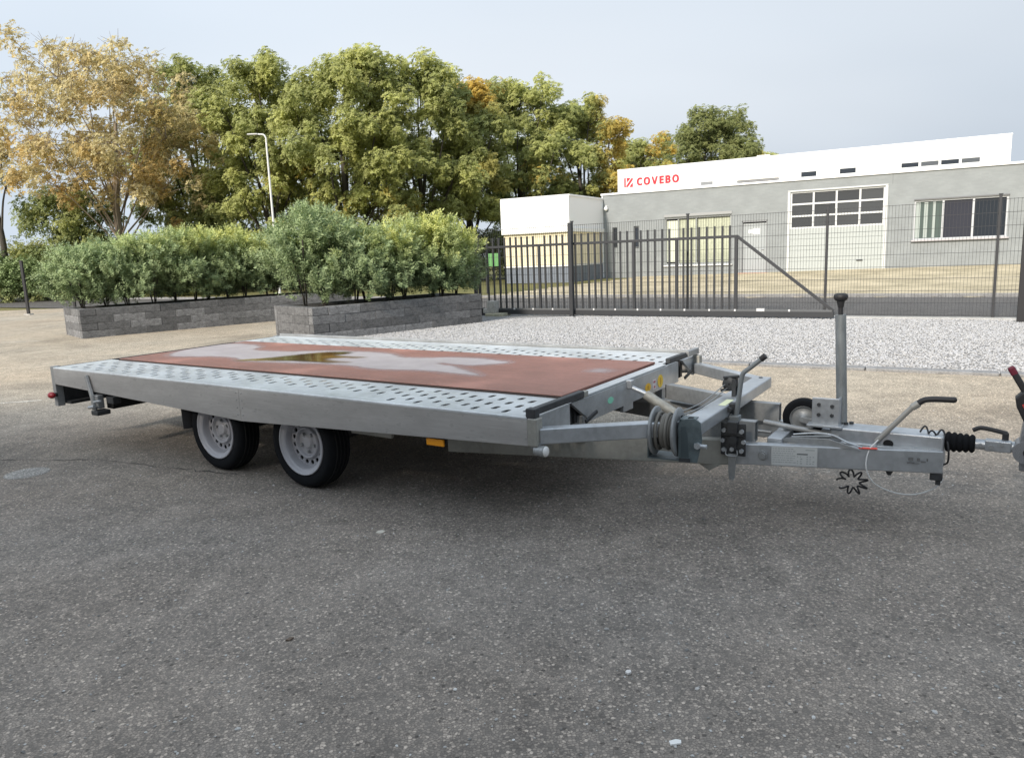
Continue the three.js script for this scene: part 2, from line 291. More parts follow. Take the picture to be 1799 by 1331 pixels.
// ------------------------------------------------------------ white and grey company building
const BW = 0.12;
{
  const B = thing('company_building', 'low grey brick workshop with white upper storey, roller door and red lettering behind the fence', 'building', [4.7, 0, -36.5], -0.5);
  const grey = std([0.44, 0.475, 0.485], 0.85, 0, { map: again(brickMap, 0.5), bumpMap: again(brickBump, 0.5), bumpScale: 0.0015 });
  const white = std([0.86, 0.86, 0.85], 0.7, 0, { map: again(cloudy, 0.05) }); white.map = null;
  const trim = std([0.72, 0.74, 0.74], 0.6), darkFrame = std([0.10, 0.11, 0.115], 0.5), glass = std([0.030, 0.036, 0.045], 0.06), room = std([0.02, 0.02, 0.022], 0.9);
  const holes = [rect(3.09, 0.53, 6.15, 2.70), rect(6.6, 0.0, 7.70, 2.38), rect(8.52, 0.0, 12.37, 3.54), rect(13.33, 1.25, 16.5, 2.81), rect(0.50, 1.42, 0.76, 2.40), rect(1.58, 1.38, 1.84, 2.41)].map(h => h.reverse());
  part('wall', extr([[0, -0.2], [22, -0.2], [22, 3.93], [0, 3.93]], 0.30, holes).translate(0, 0, -0.30), grey, B);
  part('wall', [box(0.3, 4.1, 11.6, 0.15, 1.88, -6.12), box(0.3, 4.1, 11.6, 21.85, 1.88, -6.12), box(22, 4.1, 0.3, 11, 1.88, -12.08)], grey, B);
  part('coping', box(22.1, 0.09, 0.42, 11, 3.975, -0.14, 0.01), std([0.85, 0.86, 0.86], 0.5), B);
  part('flat_roof', box(21.4, 0.12, 11.4, 11, 3.86, -6.1), std([0.25, 0.25, 0.26], 0.9), B);
  part('upper_storey', [box(15.68, 1.10, 9.0, 8.62, 4.49, -4.5 - BW, 0.01)], white, B, 'white rendered upper storey');
  part('roof_trim', [box(15.72, 0.06, 0.06, 8.62, 5.06, -BW - 0.0, 0.008), box(0.05, 1.02, 0.05, 0.80, 4.53, -BW)], std([0.80, 0.82, 0.84], 0.5), B);
  part('wall_joint', [box(0.012, 0.40, 0.006, 12.52, 3.72, 0.0015)], std([0.16, 0.17, 0.17], 0.9), B);
  part('drain_pipe', [rod([0.02, 0, 0.03], [0.02, 3.9, 0.03], 0.035)], std([0.75, 0.76, 0.76], 0.5), B);
  part('roof_unit', [box(0.55, 0.16, 0.5, 7.30, 5.16, -1.2, 0.01)], std([0.7, 0.68, 0.62], 0.6), B);
  // vents and strip window in the upper storey
  const vent = (a, b, c, d, nm, m) => { const f = part(nm, [box(b - a + 0.06, 0.03, 0.03, (a + b) / 2, d + 0.015, -BW + 0.012), box(b - a + 0.06, 0.03, 0.03, (a + b) / 2, c - 0.015, -BW + 0.012), box(0.03, d - c, 0.03, a - 0.015, (c + d) / 2, -BW + 0.012), box(0.03, d - c, 0.03, b + 0.015, (c + d) / 2, -BW + 0.012)], trim, B); part('pane', box(b - a, d - c, 0.02, (a + b) / 2, (c + d) / 2, -BW + 0.004), m, f); };
  vent(4.75, 5.28, 4.06, 4.20, 'window', std([0.22, 0.23, 0.24], 0.4)); vent(9.02, 9.62, 4.08, 4.28, 'window', glass); vent(10.53, 11.13, 4.09, 4.29, 'window', glass);
  for (let k = 0; k < 4; k++) vent(12.80 + k * 0.69, 13.40 + k * 0.69, 4.13, 4.30, 'window', k % 2 ? std([0.10, 0.11, 0.12], 0.15) : glass);
  part('awning_box', [box(1.82, 0.16, 0.20, 7.22, 4.20, -BW + 0.09, 0.03)], white, B); part('awning_slot', [box(1.70, 0.06, 0.10, 7.24, 4.09, -BW + 0.07)], std([0.30, 0.31, 0.33], 0.6), B);
  // big window with pale green blinds
  const W1 = part('window', [box(3.06, 0.07, 0.10, 4.62, 2.665, -0.10), box(3.06, 0.07, 0.10, 4.62, 0.565, -0.10), box(0.07, 2.03, 0.10, 3.125, 1.615, -0.10), box(0.07, 2.03, 0.10, 6.115, 1.615, -0.10), box(0.06, 2.03, 0.08, 3.72, 1.615, -0.10), box(0.06, 2.03, 0.08, 4.55, 1.615, -0.10)], std([0.30, 0.32, 0.32], 0.5), B, 'tall window with pale green blinds');
  const blind = std([0.70, 0.74, 0.56], 0.8, 0, { map: again(cloudy, 0.4) });
  part('blind', box(0.52, 1.9, 0.02, 3.43, 1.615, -0.16), std([0.62, 0.66, 0.55], 0.4), W1); part('blind', box(0.76, 2.0, 0.02, 4.13, 1.615, -0.16), blind, W1);
  for (let k = 0; k < 4; k++) part('blind', box(0.36, 2.0, 0.02, 4.78 + k * 0.375, 1.615, -0.165 + 0.006 * (k % 2)), blind, W1);
  part('lintel', box(3.1, 0.12, 0.05, 4.62, 2.79, 0.012), std([0.33, 0.34, 0.34], 0.7), B);
  part('window_sill', box(3.2, 0.06, 0.14, 4.62, 0.49, 0.03, 0.01), trim, B);
  // personnel door with notices
  const D = part('door', [box(1.0, 2.25, 0.06, 7.15, 1.13, -0.12)], std([0.36, 0.39, 0.40], 0.6), B);
  part('door_frame', [box(0.05, 2.38, 0.14, 6.625, 1.19, -0.08), box(0.05, 2.38, 0.14, 7.675, 1.19, -0.08), box(1.10, 0.07, 0.14, 7.15, 2.345, -0.08)], std([0.22, 0.23, 0.24], 0.5), D);
  part('notice', [box(0.20, 0.16, 0.01, 6.98, 1.90, -0.085), box(0.30, 0.26, 0.01, 7.22, 1.90, -0.085)], std([0.80, 0.80, 0.80], 0.6), D); part('handle', [rod([7.55, 1.12, -0.07], [7.45, 1.12, -0.05], 0.02)], M.zinc, D);
  part('doorstep', box(1.3, 0.10, 0.5, 7.15, 0.05, 0.30, 0.01), std([0.50, 0.30, 0.22], 0.9), B);
  // sectional garage door: three rows of four panes over solid panels
  const gd = new THREE.Group(); gd.name = 'garage_door'; B.add(gd);
  const panel = std([0.43, 0.465, 0.455], 0.6);
  part('door_frame', [box(0.10, 3.5, 0.16, 8.57, 1.75, -0.06), box(0.10, 3.5, 0.16, 12.32, 1.75, -0.06), box(3.85, 0.06, 0.16, 10.445, 3.51, -0.06)], std([0.58, 0.60, 0.60], 0.5), gd);
  const x0 = 8.62, x1 = 12.27, y0 = 1.95, y1 = 3.48, bars = [];
  for (let k = 0; k <= 4; k++) bars.push(box(0.075, y1 - y0, 0.07, mix(x0 + 0.03, x1 - 0.03, k / 4), (y0 + y1) / 2, -0.10));
  for (let k = 0; k <= 3; k++) bars.push(box(x1 - x0, 0.075, 0.066, (x0 + x1) / 2, mix(y0, y1 - 0.03, k / 3), -0.10));
  part('glazing_bars', bars, std([0.62, 0.64, 0.65], 0.5), gd);
  for (let r = 0; r < 3; r++) for (let k = 0; k < 4; k++) part('pane', box(0.85, 0.44, 0.012, mix(x0 + 0.03, x1 - 0.03, (k + 0.5) / 4), mix(y0, y1 - 0.03, (r + 0.5) / 3), -0.115), std([0.075, 0.08, 0.085].map((v, _, a) => v * (0.85 + 0.1 * ((r * 5 + k * 3) % 4))), 0.10), gd);
  for (let r = 0; r < 4; r++) part('panel', box(x1 - x0, 0.468, 0.05, (x0 + x1) / 2, 0.06 + 0.235 + r * 0.474, -0.10, 0.008), panel, gd);
  part('handle', [box(0.24, 0.05, 0.05, 11.4, 0.52, -0.06)], M.steelDark, gd); part('threshold', box(3.7, 0.06, 0.2, 10.445, 0.03, -0.08), M.concrete, gd);
  // right window band in three lights
  const W2 = part('window', [box(3.17, 0.06, 0.10, 14.915, 2.78, -0.08), box(3.17, 0.06, 0.10, 14.915, 1.28, -0.08), box(0.06, 1.44, 0.10, 13.36, 2.03, -0.08), box(0.07, 1.44, 0.10, 16.46, 2.03, -0.08), box(0.07, 1.44, 0.10, 14.34, 2.03, -0.08), box(0.07, 1.44, 0.10, 15.36, 2.03, -0.08)], std([0.50, 0.52, 0.54], 0.5), B, 'three-part window with dark panes');
  part('pane', box(0.92, 1.44, 0.012, 13.85, 2.03, -0.10), std([0.10, 0.13, 0.12], 0.05), W2); part('pane', box(0.95, 1.44, 0.012, 14.85, 2.03, -0.10), std([0.045, 0.047, 0.060], 0.10), W2); part('pane', box(1.03, 1.44, 0.012, 15.91, 2.03, -0.10), glass, W2);
  part('curtain', [0, 1, 2].map(k => box(0.16 - 0.03 * k, 1.40, 0.006, 13.47 + k * 0.28, 2.03, -0.091 + 0.002 * k)), std([0.36, 0.41, 0.39], 0.6), W2);
  part('lintel', box(3.2, 0.05, 0.06, 14.915, 2.835, 0.012), std([0.15, 0.155, 0.16], 0.6), B); part('window_sill', box(3.3, 0.07, 0.16, 14.915, 1.215, 0.03, 0.01), std([0.48, 0.46, 0.47], 0.7), B);
  for (const [x, y] of [[0.63, 1.91], [1.71, 1.895]]) { const w = part('window', [box(0.26, 0.05, 0.10, x, y + 0.47, -0.1), box(0.26, 0.05, 0.10, x, y - 0.47, -0.1), box(0.04, 0.9, 0.1, x - 0.11, y, -0.1), box(0.04, 0.9, 0.1, x + 0.11, y, -0.1)], darkFrame, B); part('pane', box(0.19, 0.9, 0.012, x, y, -0.12), glass, w); }
  part('wall_lamp', [new THREE.SphereGeometry(0.10, 20, 14).toNonIndexed().translate(0.22, 3.30, 0.10), rod([0.22, 3.42, 0.0], [0.22, 3.40, 0.10], 0.04)], std([0.85, 0.85, 0.82], 0.4), B);
  // sign: letters and square emblem
  const font = await new FontLoader().loadAsync('fonts/droid/droid_sans_bold.typeface.json');
  const red = std([0.62, 0.018, 0.035], 0.45), S = thing('company_sign', 'red company lettering and square red emblem on the white upper storey', 'sign', [0, 0, 0]);
  S.position.copy(B.position); S.rotation.y = B.rotation.y;
  let x = 1.72; const H = 0.335;
  for (const ch of 'COVEBO') {
    const g = new TextGeometry(ch, { font, size: H, depth: 0.024, curveSegments: 8, bevelEnabled: true, bevelSize: 0.009, bevelThickness: 0.004, bevelSegments: 1 }); g.computeBoundingBox();
    const w = g.boundingBox.max.x - g.boundingBox.min.x; g.translate(x - g.boundingBox.min.x, 4.30, -BW + 0.002);
    part('letter', g.index ? g.toNonIndexed() : g, red, S); x += w * 1.06 + (ch === 'O' || ch === 'C' ? 0.045 : 0.06);
  }
  const eg = pts => extr(pts.map(([a, b]) => [1.10 + a * 0.42, 4.25 + b * 0.42]), 0.03).translate(0, 0, -BW + 0.002);
  part('emblem', [eg([[0, 0], [0.16, 0], [0.16, 1], [0, 1]]), eg([[0.24, 0.02], [0.24, 0.14], [0.86, 0.95], [1, 0.95], [1, 0.80], [0.40, 0.02]]), eg([[0.28, 1], [0.72, 1], [0.36, 0.55]]), eg([[0.62, 0.0], [1, 0.0], [1, 0.42], [0.84, 0.30]])], red, S);
  // annex: white box over a cream band and a grey-blue plinth
  const A = thing('site_annex', 'white box-shaped annex over cream panels and grey-blue plinth, left of the grey workshop', 'annex', [4.7, 0, -36.5], -0.5);
  const w = 4.05, L = 3.35;
  part('plinth', box(L, 0.95, w - 0.1, -L / 2, 0.22, (w - 0.1) / 2), std([0.30, 0.34, 0.40], 0.85, 0, { map: again(brickMap, 0.5), bumpMap: again(brickBump, 0.5), bumpScale: 0.005 }), A);
  part('ledge', box(L + 0.04, 0.06, w, -L / 2 + 0.01, 0.725, w / 2 - 0.03), std([0.80, 0.80, 0.78], 0.6), A);
  const cream = std([0.80, 0.72, 0.52], 0.75);
  for (let k = 0; k < 4; k++) part('wall_panel', box(L / 4 - 0.01, 1.44, 0.08, -L + (k + 0.5) * L / 4, 1.475, w - 0.14, 0.006), cream, A);
  for (let k = 0; k < 4; k++) part('wall_panel', box(0.08, 1.44, (w - 0.2) / 4 - 0.01, -0.06, 1.475, 0.02 + (k + 0.5) * (w - 0.2) / 4, 0.006), cream, A);
  part('core', box(L - 0.25, 3.4, w - 0.3, -L / 2, 1.9, (w - 0.3) / 2 - 0.01), std([0.5, 0.5, 0.48], 0.8), A);
  part('fascia', box(L + 0.14, 0.17, w + 0.08, -L / 2 + 0.03, 2.285, w / 2, 0.012), std([0.83, 0.83, 0.80], 0.6), A);
  const wp = std([0.84, 0.85, 0.85], 0.55);
  for (let k = 0; k < 6; k++) part('cladding_panel', box(L / 6 - 0.005, 1.36, 0.06, -L + (k + 0.5) * L / 6, 3.055, w - 0.03, 0.004), wp, A);
  for (let k = 0; k < 7; k++) part('cladding_panel', box(0.06, 1.36, w / 7 - 0.005, -0.03 + 0.02, 3.055, 0.0 + (k + 0.5) * (w - 0.06) / 7, 0.004), wp, A);
  part('roof', box(L + 0.1, 0.08, w + 0.06, -L / 2 + 0.02, 3.775, w / 2 - 0.01, 0.01), std([0.85, 0.86, 0.86], 0.5), A);
  for (const x of [0, -L]) part('corner_trim', box(0.07, 1.40, 0.07, x, 3.05, w, 0.005), std([0.85, 0.86, 0.86], 0.5), A);
}
// bright green sign board beyond the left end of the gate
{
  const P = thing('green_board', 'bright green board on two short posts beyond the gate, left of the white annex', 'board', [-0.55, 0, -25.5], -0.3);
  part('panel', box(0.42, 0.44, 0.05, 0.05, 1.15, 0, 0.01), std([0.13, 0.34, 0.11], 0.6), P); for (const x of [-0.2, 0.3]) part('post', rod([x, 0, -0.03], [x, 1.4, -0.03], 0.03), M.fenceGrey, P);
}
// ------------------------------------------------------------ fence, sliding gate, gate post
{
  const F = thing('mesh_fence', 'dark grey double-wire mesh fence running behind the sliding gate to the right edge', 'fence', [5.62, 0, -12.99], FY);
  const wires = []; const n = 50;
  for (let k = 0; k <= n; k++) wires.push(new THREE.BoxGeometry(0.0042, 1.82, 0.0042).toNonIndexed().translate(0.03 + 2.44 * k / n, 0.96, 0));
  for (let k = 0; k <= 9; k++) for (const z of [-0.007, 0.007]) wires.push(new THREE.BoxGeometry(2.47, 0.006, 0.006).toNonIndexed().translate(1.25, 0.06 + k * 0.2, z));
  const pg = mergeGeometries(wires);
  for (let s = -7.54; s < 6; s += 2.5) { part('mesh_panel', pg, M.fenceGrey, F).position.set(s + 0.0, 0, 0.045); }
  for (let s = -7.54; s < 8; s += 2.5) part('fence_post', [box(0.042, 1.93, 0.04, s, 0.965, 0, 0.004), box(0.06, 0.02, 0.05, s, 1.94, 0)], M.fenceGrey, F);
}
const GY = -0.56;
{
  const G = thing('sliding_gate', 'dark grey sliding gate of upright bars with a diagonal brace, standing before the fence', 'gate', [4.24 + 0.18 * Math.sin(GY), 0, -13.51 + 0.18 * Math.cos(GY)], GY);
  const g = M.fenceGrey, pick = box(0.032, 1.58, 0.030, 0, 0.88, 0);
  const thick = [-4.106, -2.001, -1.14, -0.03];
  const xs = [-5.40, -5.25, -5.10, -4.955, -4.801, -4.661, -4.526, -4.385, -4.241, -3.972, -3.832, -3.69, -3.552, -3.41, -3.263, -3.123, -2.969, -2.831, -2.698, -2.57, -2.422, -2.279, -2.135, -1.853, -1.713, -1.57, -1.423, -1.284, -1.01, -0.857, -0.714, -0.57, -0.428, -0.284, -0.15];
  for (const x of xs) part('picket', pick, g, G).position.x = x;
  for (const x of thick) part('frame_upright', box(0.055, x > -0.1 ? 1.40 : 1.36, 0.05, x, x > -0.1 ? 0.80 : 0.78, 0, 0.004), g, G);
  part('top_rail', box(5.42, 0.05, 0.045, -2.72, 1.475, 0.005, 0.004), g, G);
  part('bottom_beam', [box(7.05, 0.10, 0.09, -1.90, 0.09, 0, 0.006)], M.fenceGrey, G); part('track', [box(7.0, 0.03, 0.03, -1.9, 0.155, 0.02)], std([0.12, 0.125, 0.13], 0.5), G);
  part('diagonal_brace', beam([-0.02, 1.475, 0], [1.62, 0.15, 0], 0.045, 0.05, 0.004), g, G);
  const clip = box(0.03, 0.035, 0.02), clipM = std([0.7, 0.7, 0.7], 0.5); for (let k = 0; k < 14; k++) part('track_clip', clip, clipM, G).position.set(-5.2 + k * 0.47, 0.158, 0.05);
  part('roller_wedge', box(0.14, 0.05, 0.06, 0.42, 0.165, 0.03), std([0.6, 0.6, 0.6], 0.5), G);
  const Q = thing('gate_portal', 'dark guide posts of the sliding gate with a small black drive foot', 'gate post', [G.position.x, 0, G.position.z], GY);
  for (const x of [-3.31]) { part('post', box(0.08, 1.92, 0.07, x, 0.93, 0.12, 0.005), M.fenceGrey, Q); part('base_plate', box(0.16, 0.02, 0.16, x, 0.012, 0.12), M.fenceBlack, Q); part('guide_roller', [rod([x, 1.45, 0.06], [x, 1.53, 0.06], 0.03)], M.steelDark, Q); }
  for (const x of [-5.72, -5.60]) part('post', box(0.05, 1.75, 0.05, x, 0.88, 0.05, 0.005), M.fenceBlack, Q);
  part('drive_foot', box(0.24, 0.16, 0.2, -5.66, 0.09, 0.05, 0.01), M.fenceBlack, Q);
  const C = thing('roller_block', 'white concrete roller block on pale footing at the left end of the gate', 'concrete block', [G.position.x, 0, G.position.z], GY);
  part('footing', box(0.42, 0.08, 0.4, -5.12, 0.03, 0.10, 0.01), std([0.82, 0.78, 0.58], 0.9, 0, { map: again(grain, 2) }), C); part('block', [box(0.20, 0.26, 0.22, -5.24, 0.20, 0.10, 0.012), box(0.12, 0.10, 0.22, -5.38, 0.12, 0.10, 0.012)], M.concreteLight, C);
  const P = thing('gate_post', 'thick black steel post with bolted foot at the right picture edge', 'post', [7.66, 0, -10.97], FY);
  part('post', box(0.10, 1.98, 0.10, 0, 0.99, 0, 0.006), M.fenceBlack, P); part('base_plate', box(0.20, 0.014, 0.20, 0, 0.012, 0), M.fenceBlack, P); part('anchor_bolts', [[-0.075, 0.075], [0.075, 0.075], [-0.075, -0.075], [0.075, -0.075]].map(([x, z]) => rod([x, 0.014, z], [x, 0.035, z], 0.009)), M.zincDull, P);
}
// slim black posts on the left, lamp post behind the hedges
for (const [x, z, h, lb] of [[-15.39, -23.66, 1.70, 'slim black post standing clear at the left edge of the lot'], [-15.2, -25.9, 1.75, 'slim black post half hidden by the left end of the left hedge']]) {
  const P = thing('boundary_post', lb, 'post', [x, 0, z]); part('post', box(0.075, h, 0.075, 0, h / 2, 0, 0.005), M.fenceBlack, P); part('cap', box(0.085, 0.02, 0.085, 0, h + 0.01, 0), M.fenceBlack, P); part('footing', box(0.2, 0.05, 0.2, 0, 0.01, 0), M.concreteLight, P);
}
{
  const P = thing('lamp_post', 'slim white street lamp with hooked arm, rising behind the hedges', 'street lamp', [-7.72, 0, -25], 0);
  part('pole', [rod([0, 0, 0], [0, 5.2, 0], 0.045, 0.028, 16), tube([[0, 5.18, 0], [0, 5.36, 0], [-0.06, 5.46, 0], [-0.20, 5.48, 0], [-0.32, 5.485, 0]], 0.026, 24, 10)], std([0.72, 0.72, 0.70], 0.5), P);
  part('lamp_head', [box(0.34, 0.045, 0.12, -0.42, 5.49, 0, 0.02)], std([0.60, 0.60, 0.58], 0.5), P); part('base_door', box(0.07, 0.3, 0.02, 0, 0.7, 0.058), M.zincDull, P);
}
// ------------------------------------------------------------ the trailer (X forward, Z towards the viewer, near side at Z = 0)
const T = thing('flatbed_trailer', 'long galvanised low flatbed car trailer with red plywood floor strip, parked across the lot', 'trailer', [0.0569, 0, -3.2012], -0.5913);
const TW = 2.164, DK = 0.594;
{
  // side panels: one near and one far, each in two lengths, deepest at the joint
  for (const [z, nm] of [[0, 'near'], [-TW + 0.03, 'far']]) {
    const a = extr([[-4.312, 0.462], [-2.052, 0.384], [-2.052, 0.578], [-4.312, 0.578]], 0.022, [], 0.002).translate(0, 0, z - 0.025);
    const b = extr([[-2.047, 0.384], [0.0, 0.462], [0.0, 0.578], [-2.047, 0.578]], 0.022, [], 0.002).translate(0, 0, z - 0.025);
    part('side_panel', a, M.alu, T); part('side_panel', b, M.alu, T);
    part('edge_rail', beam([-4.312, DK - 0.009, z - 0.016], [0, DK - 0.009, z - 0.016], 0.034, 0.016, 0.006), M.plate, T);
    if (nm === 'near') {
      const rv = []; for (const x of [-2.075, -2.025]) for (let k = 0; k < 4; k++) rv.push(turn(new THREE.SphereGeometry(0.005, 8, 6), 0).scale(1, 1, 0.6).translate(x, 0.42 + k * 0.045, z));
      part('rivets', rv, M.zincDull, T);
    }
  }
  part('edge_rail', box(4.31, 0.022, 0.014, -2.155, DK + 0.011, -TW + 0.008, 0.004), M.zincDull, T);
  for (const z of [-0.028, -TW + 0.028]) {
    part('corner_post', box(0.05, 0.128, 0.056, 0.026, 0.523, z, 0.006), M.rust, T);
    part('rear_post', extr([[-0.02, 0.29], [0.02, 0.29], [0.02, DK], [-0.02, DK]], 0.05, [], 0.003).translate(-4.335, 0, z - 0.025), M.zincDull, T);
  }
  // rear cross member and what hangs under it
  part('rear_beam', [box(0.03, 0.29, TW - 0.12, -4.335, 0.445, -TW / 2), box(0.10, 0.02, TW - 0.12, -4.28, 0.31, -TW / 2)], M.steelDark, T);
  part('light_board', box(0.02, 0.10, 1.7, -4.362, 0.38, -TW / 2, 0.004), M.blackPlastic, T);
  const ml = part('marker_lamp', [rod([-4.315, 0.38, -0.005], [-4.315, 0.378, 0.02], 0.016)], M.blackPlastic, T, 'red rubber marker lamp at the rear corner');
  part('lens', [turn(new THREE.SphereGeometry(0.030, 20, 14).toNonIndexed(), 0).scale(1.25, 0.85, 0.85).translate(-4.325, 0.378, 0.03)], M.redLens, ml);
  // rear support leg with its clamp lever
  const leg = part('support_leg', [beam([-3.80, 0.56, 0.012], [-3.735, 0.40, 0.02], 0.022, 0.03), box(0.10, 0.10, 0.05, -3.73, 0.37, -0.01, 0.008), rod([-3.73, 0.42, 0.02], [-3.72, 0.29, 0.02], 0.017)], M.zincDull, T);
  part('clamp_handle', [rod([-3.70, 0.375, 0.03], [-3.58, 0.395, 0.045], 0.007), rod([-3.76, 0.33, 0.04], [-3.68, 0.345, 0.04], 0.012)], M.zinc, leg);
  part('foot_plate', [box(0.09, 0.05, 0.06, -3.58, 0.385, -0.05, 0.006), box(0.09, 0.035, 0.10, -3.70, 0.292, -0.01, 0.008)], M.steelDark, leg);
  // ---- deck: two perforated plates with real slots, flanges, floor
  function slots(z0, z1, rows, skip) {
    const holes = [];
    for (const [za, zb] of rows) for (let k = 0; k < 46; k++) {
      const x = -0.075 - k * 0.0905, z = k % 2 ? za : zb;
      if (x < -4.22 || (skip && skip(x, z))) continue;
      const L = 0.032, r = 0.0150, h = [];
      for (let q = 0; q < 10; q++) { const a = q / 9 * Math.PI; h.push([x + r * Math.cos(a), z + L - r + r * Math.sin(a)]); }
      for (let q = 0; q < 10; q++) { const a = Math.PI + q / 9 * Math.PI; h.push([x + r * Math.cos(a), z - L + r + r * Math.sin(a)]); }
      holes.push(h.map(([a, b]) => [a, -b]).reverse());
    }
    const g = extr([[-4.31, -z1], [-0.034, -z1], [-0.034, -z0], [-4.31, -z0]], 0.004, holes);
    return turn(g, -Math.PI / 2).translate(0, DK - 0.007, 0);
  }
  part('perforated_plate', slots(-0.452, -0.036, [[-0.085, -0.13], [-0.20, -0.245], [-0.315, -0.36]], (x, z) => z > -0.14 && x < -0.95 && x > -2.55), M.plate, T);
  part('perforated_plate', slots(-TW + 0.034, -1.63, [[-1.70, -1.745], [-1.815, -1.86], [-1.93, -1.975]]), M.plate, T);
  part('front_flange', box(0.062, 0.012, 1.22, -0.03, DK - 0.006, -1.03, 0.004), M.plate, T);
  part('floor_board', box(4.10, 0.018, 1.20, -2.125, DK + 0.001, -1.045, 0.002), M.wood, T, 'red-brown plywood floor strip');
  part('floor_edge', [box(4.10, 0.010, 0.006, -2.125, DK - 0.004, -0.441), box(4.10, 0.0145, 0.004, -2.125, DK + 0.0005, -0.4435), box(1.1, 0.012, 0.008, -0.63, DK - 0.002, -0.438)], M.woodEdge, T);
  // front cross member
  const F = (pts, x) => turn(extr(pts.map(([z, y]) => [-z, y]), 0.018, [], 0.002), 0, Math.PI / 2).translate(x, 0, 0);
  part('front_beam', F([[-0.405, 0.578], [-0.605, 0.452], [-1.0, 0.452], [-1.0, 0.415], [-1.125, 0.415], [-1.125, 0.452], [-1.835, 0.452], [-1.835, 0.58], [-0.40, 0.58]], -0.014), M.zinc, T);
  part('front_beam', F([[-0.05, 0.462], [-0.378, 0.462], [-0.378, 0.58], [-0.05, 0.58]], -0.010), M.zinc, T);
  part('front_beam', F([[-1.925, 0.565], [-2.12, 0.452], [-2.12, 0.58], [-1.90, 0.58]], -0.010), M.zinc, T);
  for (const z of [-0.49, -1.88]) {
    part('ramp_pocket', [box(0.5, 0.006, 0.24, -0.33, 0.455, z), box(0.02, 0.125, 0.26, -0.045, 0.516, z), ...[0, 1, 2].map(k => box(0.012, 0.11, 0.012, -0.03, 0.515, z + 0.07 - k * 0.07)), ...[0, 1, 2, 3].map(k => box(0.10, 0.004, 0.02, -0.10 - k * 0.02, 0.47 + k * 0.025, z + 0.05 - k * 0.03))], M.blackPlastic, T);  // black back plate stands in for the shade inside the open pocket
    part('pocket_latch', [beam([0.02, 0.462, z - 0.03], [0.035, 0.50, z - 0.13], 0.012, 0.02)], M.steelDark, T);
  }
  part('rubber_stop', box(0.034, 0.034, 0.46, 0.012, DK + 0.017, -0.27, 0.006), M.steelDark, T);
  part('rubber_stop', box(0.034, 0.034, 0.29, 0.006, DK + 0.017, -1.80, 0.006), M.steelDark, T);
  part('rubber_stop', box(0.03, 0.042, 0.20, 0.016, DK + 0.021, -2.06, 0.006), M.zincDull, T);
  part('hinge_lug', [rod([0.01, DK + 0.012, -0.41], [0.01, DK + 0.012, -0.47], 0.014), box(0.03, 0.03, 0.05, 0.012, DK + 0.012, -0.52, 0.004)], M.rust, T);
  part('hinge_lug', [box(0.05, 0.05, 0.045, 0.016, DK + 0.012, -0.028, 0.006)], M.steelDark, T);
  part('cross_member', box(0.09, 0.14, TW - 0.16, -3.70, 0.375, -TW / 2, 0.004), M.dark, T);
  // stickers on the front beam
  const st = (z, y, w, h) => box(0.0012, h, w, 0.0055 + 0.001, y, z);
  const disc = (z, y, ry, rz) => turn(new THREE.CylinderGeometry(1, 1, 0.0012, 24).toNonIndexed(), 0, 0, Math.PI / 2).scale(1, ry, rz).translate(0.0070, y, z);
  part('warning_sticker', disc(-1.34, 0.497, 0.026, 0.042), std([0.85, 0.50, 0.03], 0.5), T, 'yellow round warning sticker');
  part('warning_sticker', disc(-1.53, 0.505, 0.040, 0.042), std([0.86, 0.58, 0.04], 0.5), T, 'taller yellow warning sticker');
  part('warning_sticker', st(-1.435, 0.50, 0.05, 0.06), std([0.72, 0.66, 0.68], 0.5), T, 'pale sticker with a red mark');
  part('sticker_mark', [box(0.001, 0.012, 0.03, 0.0082, 0.516, -1.435), box(0.001, 0.012, 0.02, 0.0082, 0.485, -1.437)], std([0.45, 0.12, 0.14], 0.5), T);
  part('sticker_mark', [box(0.001, 0.022, 0.02, 0.0084, 0.497, -1.34), box(0.001, 0.04, 0.012, 0.0084, 0.505, -1.53)], std([0.55, 0.30, 0.02], 0.5), T);
  part('green_mark', disc(-0.835, 0.514, 0.018, 0.035), std([0.28, 0.72, 0.52], 0.6), T, 'small mint green dot');
  // ---- chassis, axles, wheels
  part('chassis_beam', beam([-4.2, 0.42, -0.56], [0.0, 0.42, -0.56], 0.06, 0.14), M.zincDull, T);
  part('chassis_beam', beam([-4.2, 0.42, -TW + 0.56], [0.0, 0.42, -TW + 0.56], 0.06, 0.14), M.zincDull, T);
  for (const x of [-3.4, -1.1, -0.55]) part('cross_member', beam([x, 0.5, -0.04], [x, 0.5, -TW + 0.04], 0.06, 0.10), M.zincDull, T);
  part('underside_panel', box(0.30, 0.05, 0.02, -1.06, 0.40, -0.10, 0.004), M.rust, T);
  const tyreP = [[0.176, -0.072], [0.19, -0.083], [0.215, -0.092], [0.238, -0.090], [0.254, -0.078], [0.262, -0.060], [0.265, -0.03], [0.266, 0], [0.265, 0.03], [0.262, 0.060], [0.254, 0.078], [0.238, 0.090], [0.215, 0.092], [0.19, 0.083], [0.176, 0.072]];
  const treadGrooves = [];
  const rimP = [[0.150, -0.070], [0.168, -0.074], [0.180, -0.074], [0.184, -0.078], [0.187, -0.083], [0.185, -0.090], [0.179, -0.0905], [0.176, -0.085], [0.171, -0.0795], [0.160, -0.077], [0.152, -0.070], [0.147, -0.050], [0.144, -0.026], [0.140, -0.010], [0.150, 0.06], [0.176, 0.072]];
